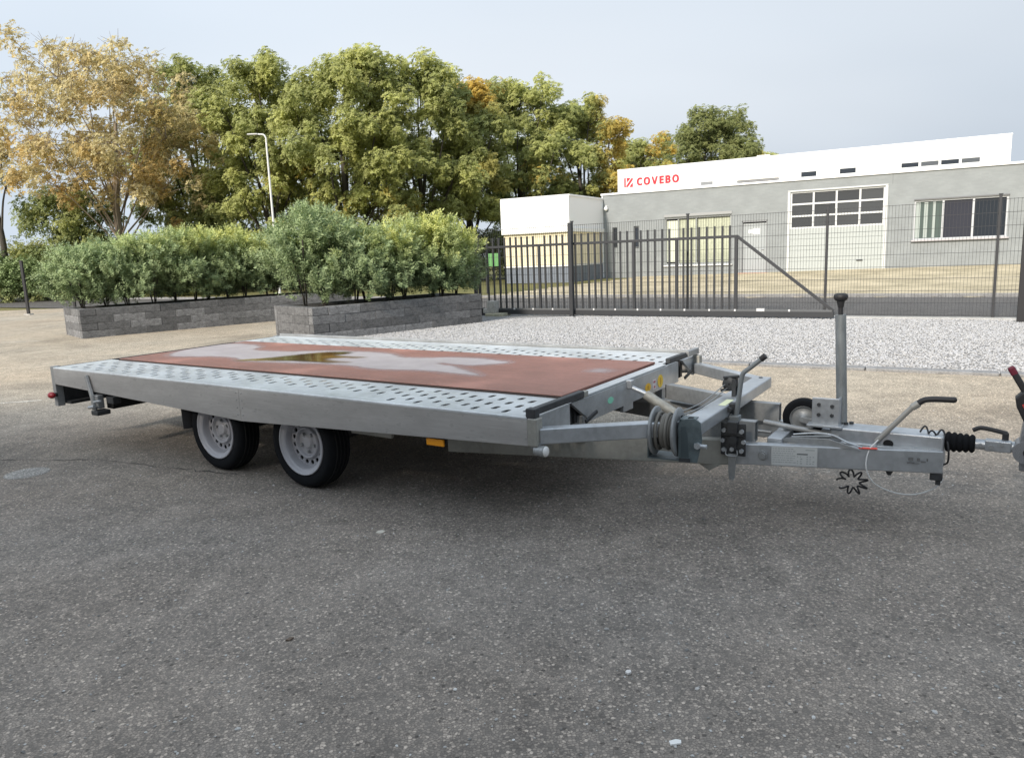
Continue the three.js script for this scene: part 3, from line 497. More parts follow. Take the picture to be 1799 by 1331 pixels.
  function wheel(x, z, out) {             // out = +1: outer face towards the viewer
    const w = new THREE.Group(); w.name = 'wheel'; w.position.set(x, 0.265, z); w.scale.z = 0.9; w.rotation.set(0, out > 0 ? 0 : Math.PI, rr(0, 1)); T.add(w);
    const ax = g => turn(g, -Math.PI / 2);                   // lathe axis y -> -z; profile minus = outer
    const tg = ax(lathe(tyreP, 64));
    const gr = []; for (const y of [-0.045, -0.015, 0.015, 0.045]) gr.push(ax(new THREE.TorusGeometry(0.2655, 0.004, 6, 64).toNonIndexed().rotateX(Math.PI / 2).translate(0, y, 0)));
    part('tyre', [tg], M.rubber, w); part('tread_groove', gr, M.dark, w);
    const holes = []; for (let k = 0; k < 16; k++) { const a = k / 16 * 2 * Math.PI, c = []; for (let q = 0; q < 12; q++) { const b = -q / 12 * 2 * Math.PI; c.push([0.1195 * Math.cos(a) + 0.0150 * Math.cos(b), 0.1195 * Math.sin(a) + 0.0150 * Math.sin(b)]); } holes.push(c); }
    const circ = (r, n = 48) => Array.from({ length: n }, (_, k) => [r * Math.cos(k / n * 2 * Math.PI), r * Math.sin(k / n * 2 * Math.PI)]);
    const face = extr(circ(0.1425), 0.004, [circ(0.094).reverse(), ...holes], 0.0012).translate(0, 0, 0.018);
    const dish = ax(lathe([[0.098, -0.021], [0.096, -0.036], [0.090, -0.043], [0.083, -0.040], [0.078, -0.022], [0.072, -0.016], [0.045, -0.018], [0.040, -0.022], [0.033, -0.034], [0.026, -0.036], [0.0, -0.036]], 40));
    part('rim', [ax(lathe(rimP, 64)), face, dish], M.rimSilver, w);
    const nuts = []; for (let k = 0; k < 5; k++) { const a = k / 5 * 2 * Math.PI; nuts.push(turn(new THREE.CylinderGeometry(0.0095, 0.0105, 0.022, 6).toNonIndexed(), Math.PI / 2).translate(0.056 * Math.cos(a), 0.056 * Math.sin(a), 0.026)); }
    part('wheel_nuts', nuts, M.zincDull, w);
    part('drum_shade_backing', [turn(new THREE.CylinderGeometry(0.138, 0.138, 0.05, 32).toNonIndexed(), Math.PI / 2).translate(0, 0, -0.022)], M.dark, w);  // black disc behind the rim holes, standing in for the shade in them
  }
  for (const x of [-1.6265, -2.445]) {
    wheel(x, -0.158, 1); wheel(x, -TW + 0.158, -1);
    part('axle', [rod([x, 0.265, -0.22], [x, 0.265, -TW + 0.22], 0.045), beam([x + 0.16, 0.36, -0.45], [x, 0.27, -0.3], 0.05, 0.06)], M.steelDark, T);
  }
  for (const z of [-0.16, -TW + 0.16]) part('mudguard', [box(1.5, 0.012, 0.24, -2.03, 0.565, z), box(1.5, 0.22, 0.012, -2.03, 0.46, z > -1 ? z - 0.14 : z + 0.14)], M.blackPlastic, T);
  part('mud_flap', extr([[-0.055, -0.15], [0.055, -0.15], [0.06, 0.15], [-0.06, 0.15]], 0.008, [], 0.002).rotateY(Math.PI / 2.6).translate(-2.72, 0.405, -0.10), M.blackPlastic, T);
  part('side_reflector', [box(0.11, 0.036, 0.012, -0.553, 0.412, -0.022, 0.004)], M.amber, T, 'amber side reflector');
  part('reflector_bracket', [box(0.13, 0.07, 0.006, -0.553, 0.44, -0.034), box(0.20, 0.02, 0.02, -0.80, 0.43, -0.08)], M.blackPlastic, T);
  const fl = part('front_lamp', [turn(new THREE.CylinderGeometry(0.022, 0.026, 0.05, 20).toNonIndexed(), 0, 0, Math.PI / 2).translate(0.055, 0.440, -0.02), box(0.05, 0.03, 0.03, 0.03, 0.462, -0.03)], M.zincDull, T, 'round white front marker lamp');
  part('lens', [turn(new THREE.SphereGeometry(0.024, 20, 12).toNonIndexed(), 0).scale(0.5, 1, 1).translate(0.084, 0.440, -0.02)], M.whiteLens, fl);
  // ---- drawbar: converging arms
  for (const s of [1, -1]) {
    const Z = x => s > 0 ? -0.56 - 0.285 * x : -TW + 0.56 + 0.285 * x, c = s > 0 ? -0.028 : 0.028;
    part('drawbar_arm', beam([-0.75, 0.322, Z(-0.75) + c], [0.70, 0.322, Z(0.70) + c], 0.056, 0.126, 0.006), s > 0 ? M.rust : M.zincDull, T);
    part('drawbar_arm', beam([0.60, 0.316, Z(0.60) + c * 1.15], [1.555, 0.316, Z(1.555) + c * 1.15], 0.05, 0.104, 0.006), M.zinc, T);
  }
  part('drawbar_brace', beam([0.86, 0.362, -0.87], [0.86, 0.362, -1.29], 0.07, 0.05, 0.004), M.zinc, T);
  part('drawbar_brace', beam([1.10, 0.300, -0.90], [1.10, 0.300, -1.26], 0.05, 0.05, 0.004), M.zincDull, T);
  // open-ended box stubs above the arms, and the far rail running back
  const stub = (z, x0, x1) => { const w = 0.05, h = 0.10, y = 0.415, t = 0.005; return [box(x1 - x0, t, w, (x0 + x1) / 2, y + h / 2 - t / 2, z), box(x1 - x0, t, w, (x0 + x1) / 2, y - h / 2 + t / 2, z), box(x1 - x0, h - 2 * t, t, (x0 + x1) / 2, y, z + w / 2 - t / 2), box(x1 - x0, h - 2 * t, t, (x0 + x1) / 2, y, z - w / 2 + t / 2)]; };
  part('box_rail', stub(-0.865, 0.42, 0.775), M.zincDull, T);
  part('box_rail', stub(-1.325, 0.54, 0.775), M.zincDull, T);
  part('box_rail', beam([0.085, 0.458, -1.475], [0.57, 0.458, -1.24], 0.05, 0.09, 0.004), M.zincDull, T); part('rail_end_shade', beam([0.076, 0.458, -1.479], [0.0865, 0.458, -1.474], 0.042, 0.082, 0.001), M.dark, T);  // dark end piece paints the shade inside the open rail
  part('rail_end_shade', [box(0.02, 0.088, 0.038, 0.73, 0.415, -0.865), box(0.02, 0.088, 0.038, 0.73, 0.415, -1.325)], M.dark, T);  // dark blocks paint the shade inside the open stubs
  // U-shaped front guard
  part('guard_bar', beam([0.035, 0.5025, -0.045], [0.585, 0.5025, -0.475], 0.06, 0.072, 0.007), M.zinc, T);
  part('guard_bar', beam([0.035, 0.5025, -TW + 0.055], [0.585, 0.5025, -1.665], 0.06, 0.072, 0.007), M.zinc, T);
  part('guard_crossbar', beam([0.605, 0.512, -0.415], [0.585, 0.512, -1.69], 0.10, 0.062, 0.008), M.zinc, T);
  part('bolt_hole', [[0.605, -0.47], [0.585, -1.64]].map(([x, z]) => new THREE.CylinderGeometry(0.012, 0.012, 0.004, 16).toNonIndexed().translate(x, 0.5435, z)), M.dark, T);
  part('label_sticker', beam([0.625, 0.5437, -0.80], [0.620, 0.5437, -0.95], 0.035, 0.0014, 0), std([0.80, 0.84, 0.55], 0.5), T, 'pale yellow label on the crossbar');
  // damper between front beam and drawbar
  part('damper', [rod([0.115, 0.512, -1.06], [0.33, 0.40, -1.045], 0.027)], M.rust, T);
  part('damper_rod', [rod([0.0, 0.555, -1.065], [0.12, 0.515, -1.06], 0.013), box(0.04, 0.05, 0.04, 0.015, 0.565, -1.065, 0.006)], M.zinc, T);
  // winch: drum across the pull, frame plate, bolts
  {
    const c = [0.49, 0.487, -0.42], W = new THREE.Group(); W.name = 'winch'; W.position.set(...c); W.rotation.y = 0.10; T.add(W);
    const ax = g => turn(g, 0, 0, -Math.PI / 2);
    part('drum_flange', [ax(lathe([[0.02, -0.062], [0.105, -0.058], [0.112, -0.052], [0.112, -0.046], [0.105, -0.044], [0.03, -0.040]], 40))], M.zincDull, W);
    part('drum_flange', [ax(lathe([[0.02, 0.042], [0.105, 0.046], [0.112, 0.052], [0.112, 0.058], [0.10, 0.062], [0.055, 0.056], [0.02, 0.056]], 40))], M.zincDull, W);
    const rope = []; for (let k = 0; k < 11; k++) rope.push(ax(new THREE.TorusGeometry(0.062 + 0.010 * (k % 2) + 0.012 * Math.sin(k * 1.9), 0.008, 7, 40).toNonIndexed().rotateX(Math.PI / 2).translate(0, -0.036 + k * 0.0073, 0)));
    part('wire_rope', [...rope, ax(new THREE.CylinderGeometry(0.052, 0.052, 0.08, 24).toNonIndexed())], std([0.20, 0.19, 0.17], 0.65, 0.4), W);
    part('winch_frame', [extr([[-0.055, -0.125], [0.028, -0.125], [0.05, -0.02], [0.042, 0.058], [0.015, 0.075], [-0.040, 0.066], [-0.055, 0.04]], 0.005, [], 0.0012).translate(0.122, 0, 0.036), box(0.006, 0.18, 0.13, 0.070, -0.03, -0.025, 0.002), box(0.07, 0.006, 0.07, 0.105, 0.066, 0.0, 0.002), box(0.15, 0.006, 0.12, 0.0, -0.122, -0.02), box(0.006, 0.10, 0.12, -0.075, -0.075, -0.02)], std([0.20, 0.255, 0.275], 0.5, 0.35, { map: again(cloudy, 6) }), W);
    part('winch_inner_plate', [extr([[-0.045, -0.105], [-0.008, -0.105], [-0.014, 0.0], [-0.024, 0.035], [-0.045, 0.035]], 0.002).translate(0.122, 0, 0.0405)], std([0.075, 0.10, 0.11], 0.6, 0.2), W);
    part('frame_foot', [box(0.05, 0.016, 0.01, 0.095, -0.118, 0.042)], M.steelDark, W); part('frame_slot', [box(0.02, 0.004, 0.03, 0.115, 0.0705, 0.01)], M.dark, W);
    part('shaft_bolt', [rod([0.155, -0.045, 0.03], [0.155, -0.045, 0.06], 0.015, 0.015, 6), rod([0.14, -0.045, 0.045], [0.195, -0.048, 0.045], 0.010)], M.zinc, W);
    part('ratchet', [new THREE.TorusGeometry(0.04, 0.006, 6, 16, 1.2).toNonIndexed().rotateY(Math.PI / 2).translate(0.068, 0.03, 0.0)], M.steelDark, W);
  }
  part('pull_rope', [tube([[0.52, 0.545, -0.44], [0.56, 0.552, -0.7], [0.575, 0.585, -1.05]], 0.003, 24, 6), tube([[0.50, 0.555, -0.45], [0.54, 0.56, -0.72], [0.565, 0.605, -1.06]], 0.003, 24, 6)], M.zincDull, T);
  part('rope_pulley', [box(0.02, 0.10, 0.004, 0.61, 0.585, -1.075), box(0.02, 0.10, 0.004, 0.61, 0.585, -1.035), turn(lathe([[0.004, -0.016], [0.036, -0.016], [0.03, 0], [0.036, 0.016], [0.004, 0.016]], 24), Math.PI / 2).translate(0.585, 0.605, -1.055), rod([0.56, 0.64, -1.03], [0.62, 0.64, -1.09], 0.008), rod([0.55, 0.575, -1.02], [0.60, 0.575, -1.09], 0.008)], M.steelDark, T);
  // locking pivot on the near arm
  const pv = part('pivot_clamp', [box(0.12, 0.16, 0.012, 0.70, 0.395, -0.742, 0.004).rotateY(0), rod([0.705, 0.395, -0.735], [0.705, 0.395, -0.712], 0.022, 0.020, 16), box(0.03, 0.11, 0.018, 0.705, 0.40, -0.732, 0.004), box(0.10, 0.022, 0.02, 0.70, 0.425, -0.732, 0.004), box(0.05, 0.06, 0.04, 0.70, 0.455, -0.735, 0.004)], M.steelDark, T);
  part('clamp_bolts', [[0.66, 0.44], [0.745, 0.44], [0.655, 0.39], [0.755, 0.39], [0.66, 0.345], [0.745, 0.345], [0.70, 0.465], [0.70, 0.35]].map(([x, y]) => rod([x, y, -0.73], [x, y, -0.716], 0.011, 0.011, 6)), M.zinc, pv);
  part('lock_pin', [extr([[-0.018, 0], [-0.012, -0.115], [0.012, -0.115], [0.018, 0]], 0.008, [], 0.002).translate(0.70, 0.325, -0.728), rod([0.70, 0.215, -0.724], [0.70, 0.200, -0.724], 0.012)], M.zincDull, pv);
  part('pin_spring', [tube([[0.675, 0.35, -0.712], [0.674, 0.325, -0.711], [0.70, 0.32, -0.711], [0.727, 0.325, -0.711], [0.727, 0.35, -0.712]], 0.003, 20, 6)], M.zinc, pv);
  part('chassis_wedge', [extr([[-0.06, 0.0], [0.06, 0.0], [0.0, -0.035]], 0.03).translate(0.585, 0.262, -0.76)], M.rust, T);
  part('arm_bolt', [rod([0.827, 0.316, -0.80], [0.827, 0.316, -0.778], 0.016, 0.016, 6), rod([0.827, 0.316, -0.80], [0.827, 0.316, -0.788], 0.022, 0.022, 20)], M.zincDull, T);
  // tall cranked lever
  const lv = part('tilt_lever', [tube([[0.676, 0.46, -0.85], [0.690, 0.56, -0.85], [0.704, 0.672, -0.85], [0.712, 0.700, -0.85], [0.742, 0.726, -0.85], [0.80, 0.776, -0.85]], 0.0115, 40, 10), box(0.05, 0.05, 0.05, 0.675, 0.465, -0.85, 0.006)], std([0.21, 0.23, 0.24], 0.55, 0.4), T);
  part('lever_cap', [rod([0.795, 0.772, -0.85], [0.816, 0.790, -0.85], 0.0145)], M.blackPlastic, lv);
  part('lever_pivot', [box(0.03, 0.05, 0.05, 0.655, 0.52, -0.87, 0.004), rod([0.655, 0.52, -0.83], [0.655, 0.52, -0.81], 0.012)], M.steelDark, lv);
  // data plate, red tape, small print
  {
    const c = document.createElement('canvas'); c.width = 512; c.height = 192; const x = c.getContext('2d');
    x.fillStyle = '#c9cccb'; x.fillRect(0, 0, 512, 192); x.strokeStyle = '#a9adad'; x.lineWidth = 3; x.strokeRect(4, 4, 504, 184);
    x.fillStyle = '#8f9595'; for (let k = 0; k < 7; k++) { let px = 16; while (px < 250) { const w = rr(8, 34); x.fillRect(px, 22 + k * 22, w, 5); px += w + rr(4, 12); } }
    x.fillStyle = '#5c6262'; x.fillRect(286, 66, 120, 12); x.fillStyle = '#9aa0a0'; for (let k = 0; k < 4; k++) for (let q = 0; q < 6; q++) if (rnd() > 0.35) x.fillRect(290 + q * 34, 92 + k * 22, rr(8, 24), 9);
    x.fillRect(380, 26, 100, 8);
    const t = new THREE.CanvasTexture(c); t.colorSpace = THREE.SRGBColorSpace;
    const p = part('data_plate', new THREE.PlaneGeometry(0.205, 0.095), new THREE.MeshStandardMaterial({ map: t, roughness: 0.5, metalness: 0.1 }), T, 'white printed data plate');
    const Z = x => -0.56 - 0.285 * x;
    p.position.set(0.961, 0.318, Z(0.961) + 0.0015); p.rotation.y = Math.atan(0.285);
    part('red_tape', beam([1.225, 0.3692, Z(1.225) - 0.012], [1.30, 0.3692, Z(1.30) - 0.012], 0.026, 0.0015, 0), std([0.75, 0.08, 0.05], 0.6), T);
    const pr = []; for (const [dx, dy, w, h] of [[-0.03, 0.008, 0.02, 0.012], [-0.03, -0.01, 0.03, 0.004], [0.0, 0.006, 0.012, 0.014], [0.02, -0.004, 0.02, 0.006], [0.036, 0.006, 0.006, 0.012], [-0.01, -0.012, 0.03, 0.003]]) pr.push(box(w, h, 0.001, dx, dy, 0));
    const q = part('stamped_mark', pr, std([0.16, 0.16, 0.16], 0.7), T); q.position.set(1.465, 0.322, Z(1.465) + 0.002); q.rotation.y = Math.atan(0.285);
    part('arm_foot', [box(0.05, 0.035, 0.04, 1.535, 0.247, -1.03, 0.004), box(0.02, 0.035, 0.02, 1.543, 0.225, -1.03), rod([1.35, 0.264, -0.975], [1.35, 0.242, -0.975], 0.018, 0.008, 8)], M.steelDark, T);
  }
  // coupling housing and pole
  part('coupling_housing', [box(0.48, 0.075, 0.125, 1.318, 0.395, -1.09, 0.012), box(0.40, 0.03, 0.15, 1.33, 0.352, -1.085, 0.006)], M.zinc, T);
  part('housing_bolts', [[1.115, -1.115], [1.14, -1.10], [1.12, -1.135], [1.16, -1.125]].map(([x, z]) => rod([x, 0.43, z], [x, 0.443, z], 0.011, 0.011, 6)), M.steelDark, T);
  part('housing_opening', [turn(new THREE.CylinderGeometry(0.018, 0.018, 0.004, 18).toNonIndexed(), Math.PI / 2).scale(1.2, 1, 1).translate(1.335, 0.376, -1.0255)], M.dark, T);
  part('reinforcing_rib', [extr([[0.84, 0.366], [0.93, 0.392], [1.10, 0.402], [1.24, 0.366]], 0.004, [], 0.001).translate(0, 0, -0.90).rotateY(0), beam([0.93, 0.394, -0.905], [1.10, 0.404, -0.955], 0.02, 0.006, 0.002)], M.zincDull, T);
  part('brake_rod', [rod([0.76, 0.418, -1.06], [1.12, 0.385, -1.035], 0.014)], M.zincDull, T);
  part('brake_rod', [rod([0.3, 0.37, -1.05], [0.80, 0.37, -1.05], 0.008)], M.zincDull, T);
  // jockey wheel, folded up
  {
    const jw = new THREE.Group(); jw.name = 'jockey_wheel'; T.add(jw);
    part('tube', [rod([1.118, 0.44, -1.115], [1.095, 0.965, -1.115], 0.0245, 0.0245, 24)], std([0.40, 0.43, 0.44], 0.55, 0.55, { map: again(zincMap, 2) }), jw);
    part('knob', [rod([1.095, 0.965, -1.115], [1.0935, 1.035, -1.115], 0.011), lathe([[0.0, -0.02], [0.02, -0.02], [0.03, -0.012], [0.033, 0.0], [0.03, 0.012], [0.02, 0.017], [0, 0.018]], 24).translate(1.093, 1.050, -1.115), rod([1.094, 1.0, -1.115], [1.093, 1.036, -1.115], 0.013, 0.02)], M.blackPlastic, jw);
    const br = part('mounting_plate', [box(0.125, 0.135, 0.012, 1.055, 0.50, -1.045, 0.004), box(0.012, 0.135, 0.07, 1.113, 0.50, -1.08, 0.003), box(0.16, 0.012, 0.07, 1.055, 0.433, -1.04, 0.003)], M.zinc, jw);
    part('plate_bolts', [[1.025, 0.535], [1.025, 0.485], [1.085, 0.53], [1.085, 0.485]].map(([x, y]) => rod([x, y, -1.04], [x, y, -1.028], 0.009, 0.009, 6)), M.steelDark, br);
    const ax = g => turn(g, Math.PI / 2);
    part('tyre', [ax(lathe([[0.06, -0.028], [0.085, -0.034], [0.098, -0.026], [0.102, 0], [0.098, 0.026], [0.085, 0.034], [0.06, 0.028]], 40)).rotateY(0.12).translate(0.935, 0.44, -1.14)], M.rubber, jw);
    part('wheel_disc', [ax(lathe([[0.0, 0.04], [0.014, 0.04], [0.018, 0.02], [0.05, 0.012], [0.056, 0.02], [0.062, 0.03], [0.066, 0.028], [0.06, -0.02]], 32)).rotateY(0.12).translate(0.935, 0.44, -1.14)], M.zincDull, jw);
    part('fork', [beam([0.935, 0.44, -1.088], [1.07, 0.425, -1.09], 0.006, 0.03), rod([0.935, 0.44, -1.19], [0.935, 0.44, -1.085], 0.01)], M.zincDull, jw);
  }
  // handbrake
  const hb = part('handbrake_lever', [rod([1.285, 0.382, -1.02], [1.425, 0.555, -1.03], 0.0125, 0.0125, 10), rod([1.425, 0.555, -1.03], [1.45, 0.575, -1.032], 0.017, 0.017, 10)], std([0.40, 0.39, 0.36], 0.55, 0.5), T);
  part('grip', [tube([[1.440, 0.567, -1.032], [1.468, 0.590, -1.035], [1.50, 0.597, -1.037], [1.585, 0.600, -1.04]], 0.0135, 24, 10), new THREE.SphereGeometry(0.0135, 10, 8).toNonIndexed().translate(1.585, 0.600, -1.04)], M.blackPlastic, hb);
  part('breakaway_cable', [tube([[1.295, 0.395, -1.0], [1.268, 0.36, -0.93], [1.262, 0.29, -0.90], [1.29, 0.22, -0.91], [1.36, 0.172, -0.95], [1.45, 0.155, -1.0], [1.535, 0.185, -1.06], [1.56, 0.22, -1.09]], 0.0032, 60, 6)], std([0.72, 0.72, 0.70], 0.5), T);
  part('brake_cable', [tube([[0.93, 0.398, -0.94], [1.02, 0.41, -0.95], [1.10, 0.408, -0.96], [1.17, 0.385, -0.945], [1.24, 0.372, -0.92]], 0.0045, 30, 6)], M.zinc, T);
  // black coiled electric cables
  {
    const a = []; for (let k = 0; k <= 90; k++) { const t = k / 90, th = 2.2 + t * 2 * Math.PI * 0.9, r = 0.043 + 0.016 * Math.cos(t * 2 * Math.PI * 8), z = 0.010 * Math.sin(t * 2 * Math.PI * 8); a.push([1.205 + r * 1.15 * Math.sin(th) * -1, 0.205 + r * Math.cos(th), -0.915 + z]); }
    part('coiled_cable', [tube(a, 0.0043, 220, 7)], M.blackPlastic, T);
    const b = []; for (let k = 0; k <= 40; k++) { const t = k / 40; b.push([1.46 + 0.10 * t, 0.438 + 0.024 * Math.abs(Math.sin(t * Math.PI * 3)) - 0.015 * t, -1.06 - 0.03 * Math.sin(t * 9)]); }
    b.push([1.572, 0.40, -1.04], [1.578, 0.36, -1.03], [1.575, 0.31, -1.05], [1.56, 0.29, -1.08]);
    part('coiled_cable', [tube(b, 0.0042, 120, 6)], M.blackPlastic, T);
  }
  // bellows, draw tube, coupling head
  const bp = []; for (let k = 0; k <= 44; k++) { const t = k / 44; bp.push([0.037 + 0.010 * Math.abs(Math.sin(t * Math.PI * 5)) ** 0.8 - 0.006 * t, t * 0.115]); }
  const bx = g => turn(g, 0, 0, -Math.PI / 2).translate(1.56, 0.398, -1.088);
  part('bellows', [bx(lathe([[0, 0], ...bp, [0, 0.115]], 32))], M.rubber, T);
  part('draw_tube', [rod([1.60, 0.398, -1.088], [1.82, 0.400, -1.088], 0.0235, 0.0235, 20), box(0.10, 0.05, 0.05, 1.76, 0.400, -1.088, 0.006)], M.zinc, T);
  part('tube_bolts', [rod([1.695, 0.40, -1.07], [1.695, 0.40, -1.056], 0.009, 0.009, 6), rod([1.735, 0.395, -1.07], [1.735, 0.395, -1.058], 0.012, 0.012, 6), rod([1.775, 0.41, -1.07], [1.775, 0.41, -1.058], 0.009, 0.009, 6)], M.zincDull, T);
  const sil = std([0.44, 0.45, 0.47], 0.5, 0.35, { map: again(cloudy, 6) });
  const ch = part('coupling_head', [turn(new THREE.CylinderGeometry(0.05, 0.05, 0.11, 28).toNonIndexed(), Math.PI / 2).translate(1.862, 0.392, -1.088), extr([[1.835, 0.40], [1.845, 0.455], [1.85, 0.52], [1.93, 0.52], [1.96, 0.44], [1.98, 0.36], [1.95, 0.335], [1.85, 0.35]], 0.085, [], 0.006).translate(0, 0, -1.13), box(0.09, 0.06, 0.05, 1.885, 0.33, -1.088, 0.008)], sil, T);
  part('friction_pad', [turn(new THREE.CylinderGeometry(0.02, 0.02, 0.008, 20).toNonIndexed(), Math.PI / 2).translate(1.87, 0.392, -1.031)], M.dark, ch);
  part('stabiliser_handle', [extr([[1.855, 0.515], [1.823, 0.585], [1.817, 0.618], [1.835, 0.640], [1.86, 0.65], [1.905, 0.62], [1.935, 0.515]], 0.05, [], 0.008).translate(0, 0, -1.115), beam([1.855, 0.625, -1.09], [1.793, 0.735, -1.09], 0.026, 0.026, 0.008)], M.blackPlastic, ch);
  part('handle_tip', [beam([1.805, 0.714, -1.09], [1.783, 0.752, -1.09], 0.028, 0.028, 0.009)], std([0.14, 0.012, 0.03], 0.5), ch, 'dark red handle tip');
  part('handle_emblem', [beam([1.842, 0.600, -1.0525], [1.862, 0.560, -1.0525], 0.003, 0.018, 0), beam([1.852, 0.598, -1.0520], [1.871, 0.562, -1.0520], 0.003, 0.005, 0)], std([0.55, 0.05, 0.05], 0.5), ch);
  part('release_lever', [tube([[1.662, 0.455, -1.11], [1.69, 0.468, -1.11], [1.74, 0.463, -1.11], [1.79, 0.452, -1.11]], 0.010, 24, 8), box(0.025, 0.05, 0.025, 1.785, 0.432, -1.11, 0.006)], M.blackPlastic, T);
}
// rain water lying on the floor board: a soft-edged film and a small pool, sky and tree reflections painted in
{
  const film = [[-3.865, -0.684], [-4.141, -0.95], [-4.155, -1.45], [-3.915, -1.498], [-3.597, -1.387], [-3.479, -1.232], [-3.064, -1.251], [-2.737, -1.40], [-2.181, -1.425], [-1.82, -1.29], [-1.418, -1.423], [-0.95, -1.303], [-1.172, -1.097], [-1.40, -1.135], [-1.182, -1.043], [-0.83, -0.802], [-0.968, -0.794], [-1.341, -0.816], [-1.559, -0.761], [-2.054, -0.814], [-2.349, -0.783], [-2.95, -0.70], [-3.2, -0.79], [-3.407, -0.8]];
  const pool = [[-3.02, -0.735], [-2.92, -0.86], [-2.84, -1.02], [-2.78, -1.18], [-2.66, -1.31], [-2.50, -1.35], [-2.44, -1.27], [-2.47, -1.19], [-2.36, -1.16], [-2.16, -1.16], [-2.33, -1.09], [-2.38, -1.02], [-2.28, -0.95], [-2.08, -0.93], [-2.24, -0.875], [-2.42, -0.845], [-2.565, -0.832], [-2.78, -0.79]];
  const curve = pts => new THREE.CatmullRomCurve3(pts.map(([x, z]) => V(x, z, 0)), true, 'centripetal').getPoints(140).map(p => [p.x, p.y]);
  const X0 = -4.17, X1 = -0.08, Z0 = -1.64, Z1 = -0.45, w = 820, h = 240;
  const sd = (poly, x, z) => { let d = 9, inn = false; for (let i = 0, j = poly.length - 1; i < poly.length; j = i++) { const [ax, az] = poly[j], [bx, bz] = poly[i], ex = bx - ax, ez = bz - az, t = clamp(((x - ax) * ex + (z - az) * ez) / (ex * ex + ez * ez + 1e-12)); d = Math.min(d, Math.hypot(x - ax - t * ex, z - az - t * ez)); if ((az > z) !== (bz > z) && x < ex * (z - az) / ez + ax) inn = !inn; } return inn ? -d : d; };
  const F = curve(film), Q = curve(pool), at = (u, v) => [mix(X0, X1, u), mix(Z1, Z0, v)];
  const filmA = tex(w, h, (u, v) => { const [x, z] = at(u, v), n = wf(x, z, 9, 201) - 0.5, s = sd(F, x + 0.02 * n, z + 0.05 * n), e = smooth(0.022, -0.055, s), blot = 0.55 * smooth(0.16, 0.02, Math.hypot((x + 0.25) * 1.0, (z + 1.22) * 1.3) + 0.10 * n), rim = 0.25 * Math.exp(-((s - 0.012) ** 2) / 0.0006); return clamp(Math.max(e * (0.86 + 0.2 * n), blot, rim)); }, false);
  const poolA = tex(w, h, (u, v) => { const [x, z] = at(u, v), n = wf(x * 0.35, z, 16, 211) - 0.5, s = sd(Q, x, z + 0.05 * n); return smooth(0.055, -0.06, s + 0.04 * n) * (0.97 + 0.1 * n); }, false);
  const filmC = tex(512, 128, (u, v) => { const n = fbm(u, v, 6, 5, 221) - 0.5; return [0.56 + 0.14 * n, 0.51 + 0.14 * n, 0.535 + 0.14 * n]; });  // pale sky sheen painted into the film colour
  const poolC = tex(512, 128, (u, v) => { const n = smooth(0.3, 0.7, fbm(u * 1, v, 9, 4, 231)); return [mix(0.09, 0.33, n), mix(0.032, 0.18, n), mix(0.014, 0.05, n)]; });  // golden brown tree reflection painted into the pool colour
  for (const t of [filmA, poolA, filmC, poolC]) t.wrapS = t.wrapT = THREE.ClampToEdgeWrapping;
  const P = thing('puddle', 'rain water film with painted pale sky sheen and brown tree reflection, spread over the red floor strip', 'puddle', T.position.toArray(), T.rotation.y);
  const quad = y => new THREE.PlaneGeometry(X1 - X0, Z1 - Z0).rotateX(-Math.PI / 2).translate((X0 + X1) / 2, y, (Z0 + Z1) / 2);
  part('water_film', quad(0.6045), std([1, 1, 1], 0.30, 0, { map: filmC, alphaMap: filmA, transparent: true }), P);
  part('deep_water', quad(0.6065), std([1, 1, 1], 0.07, 0, { map: poolC, alphaMap: poolA, transparent: true }), P);
}
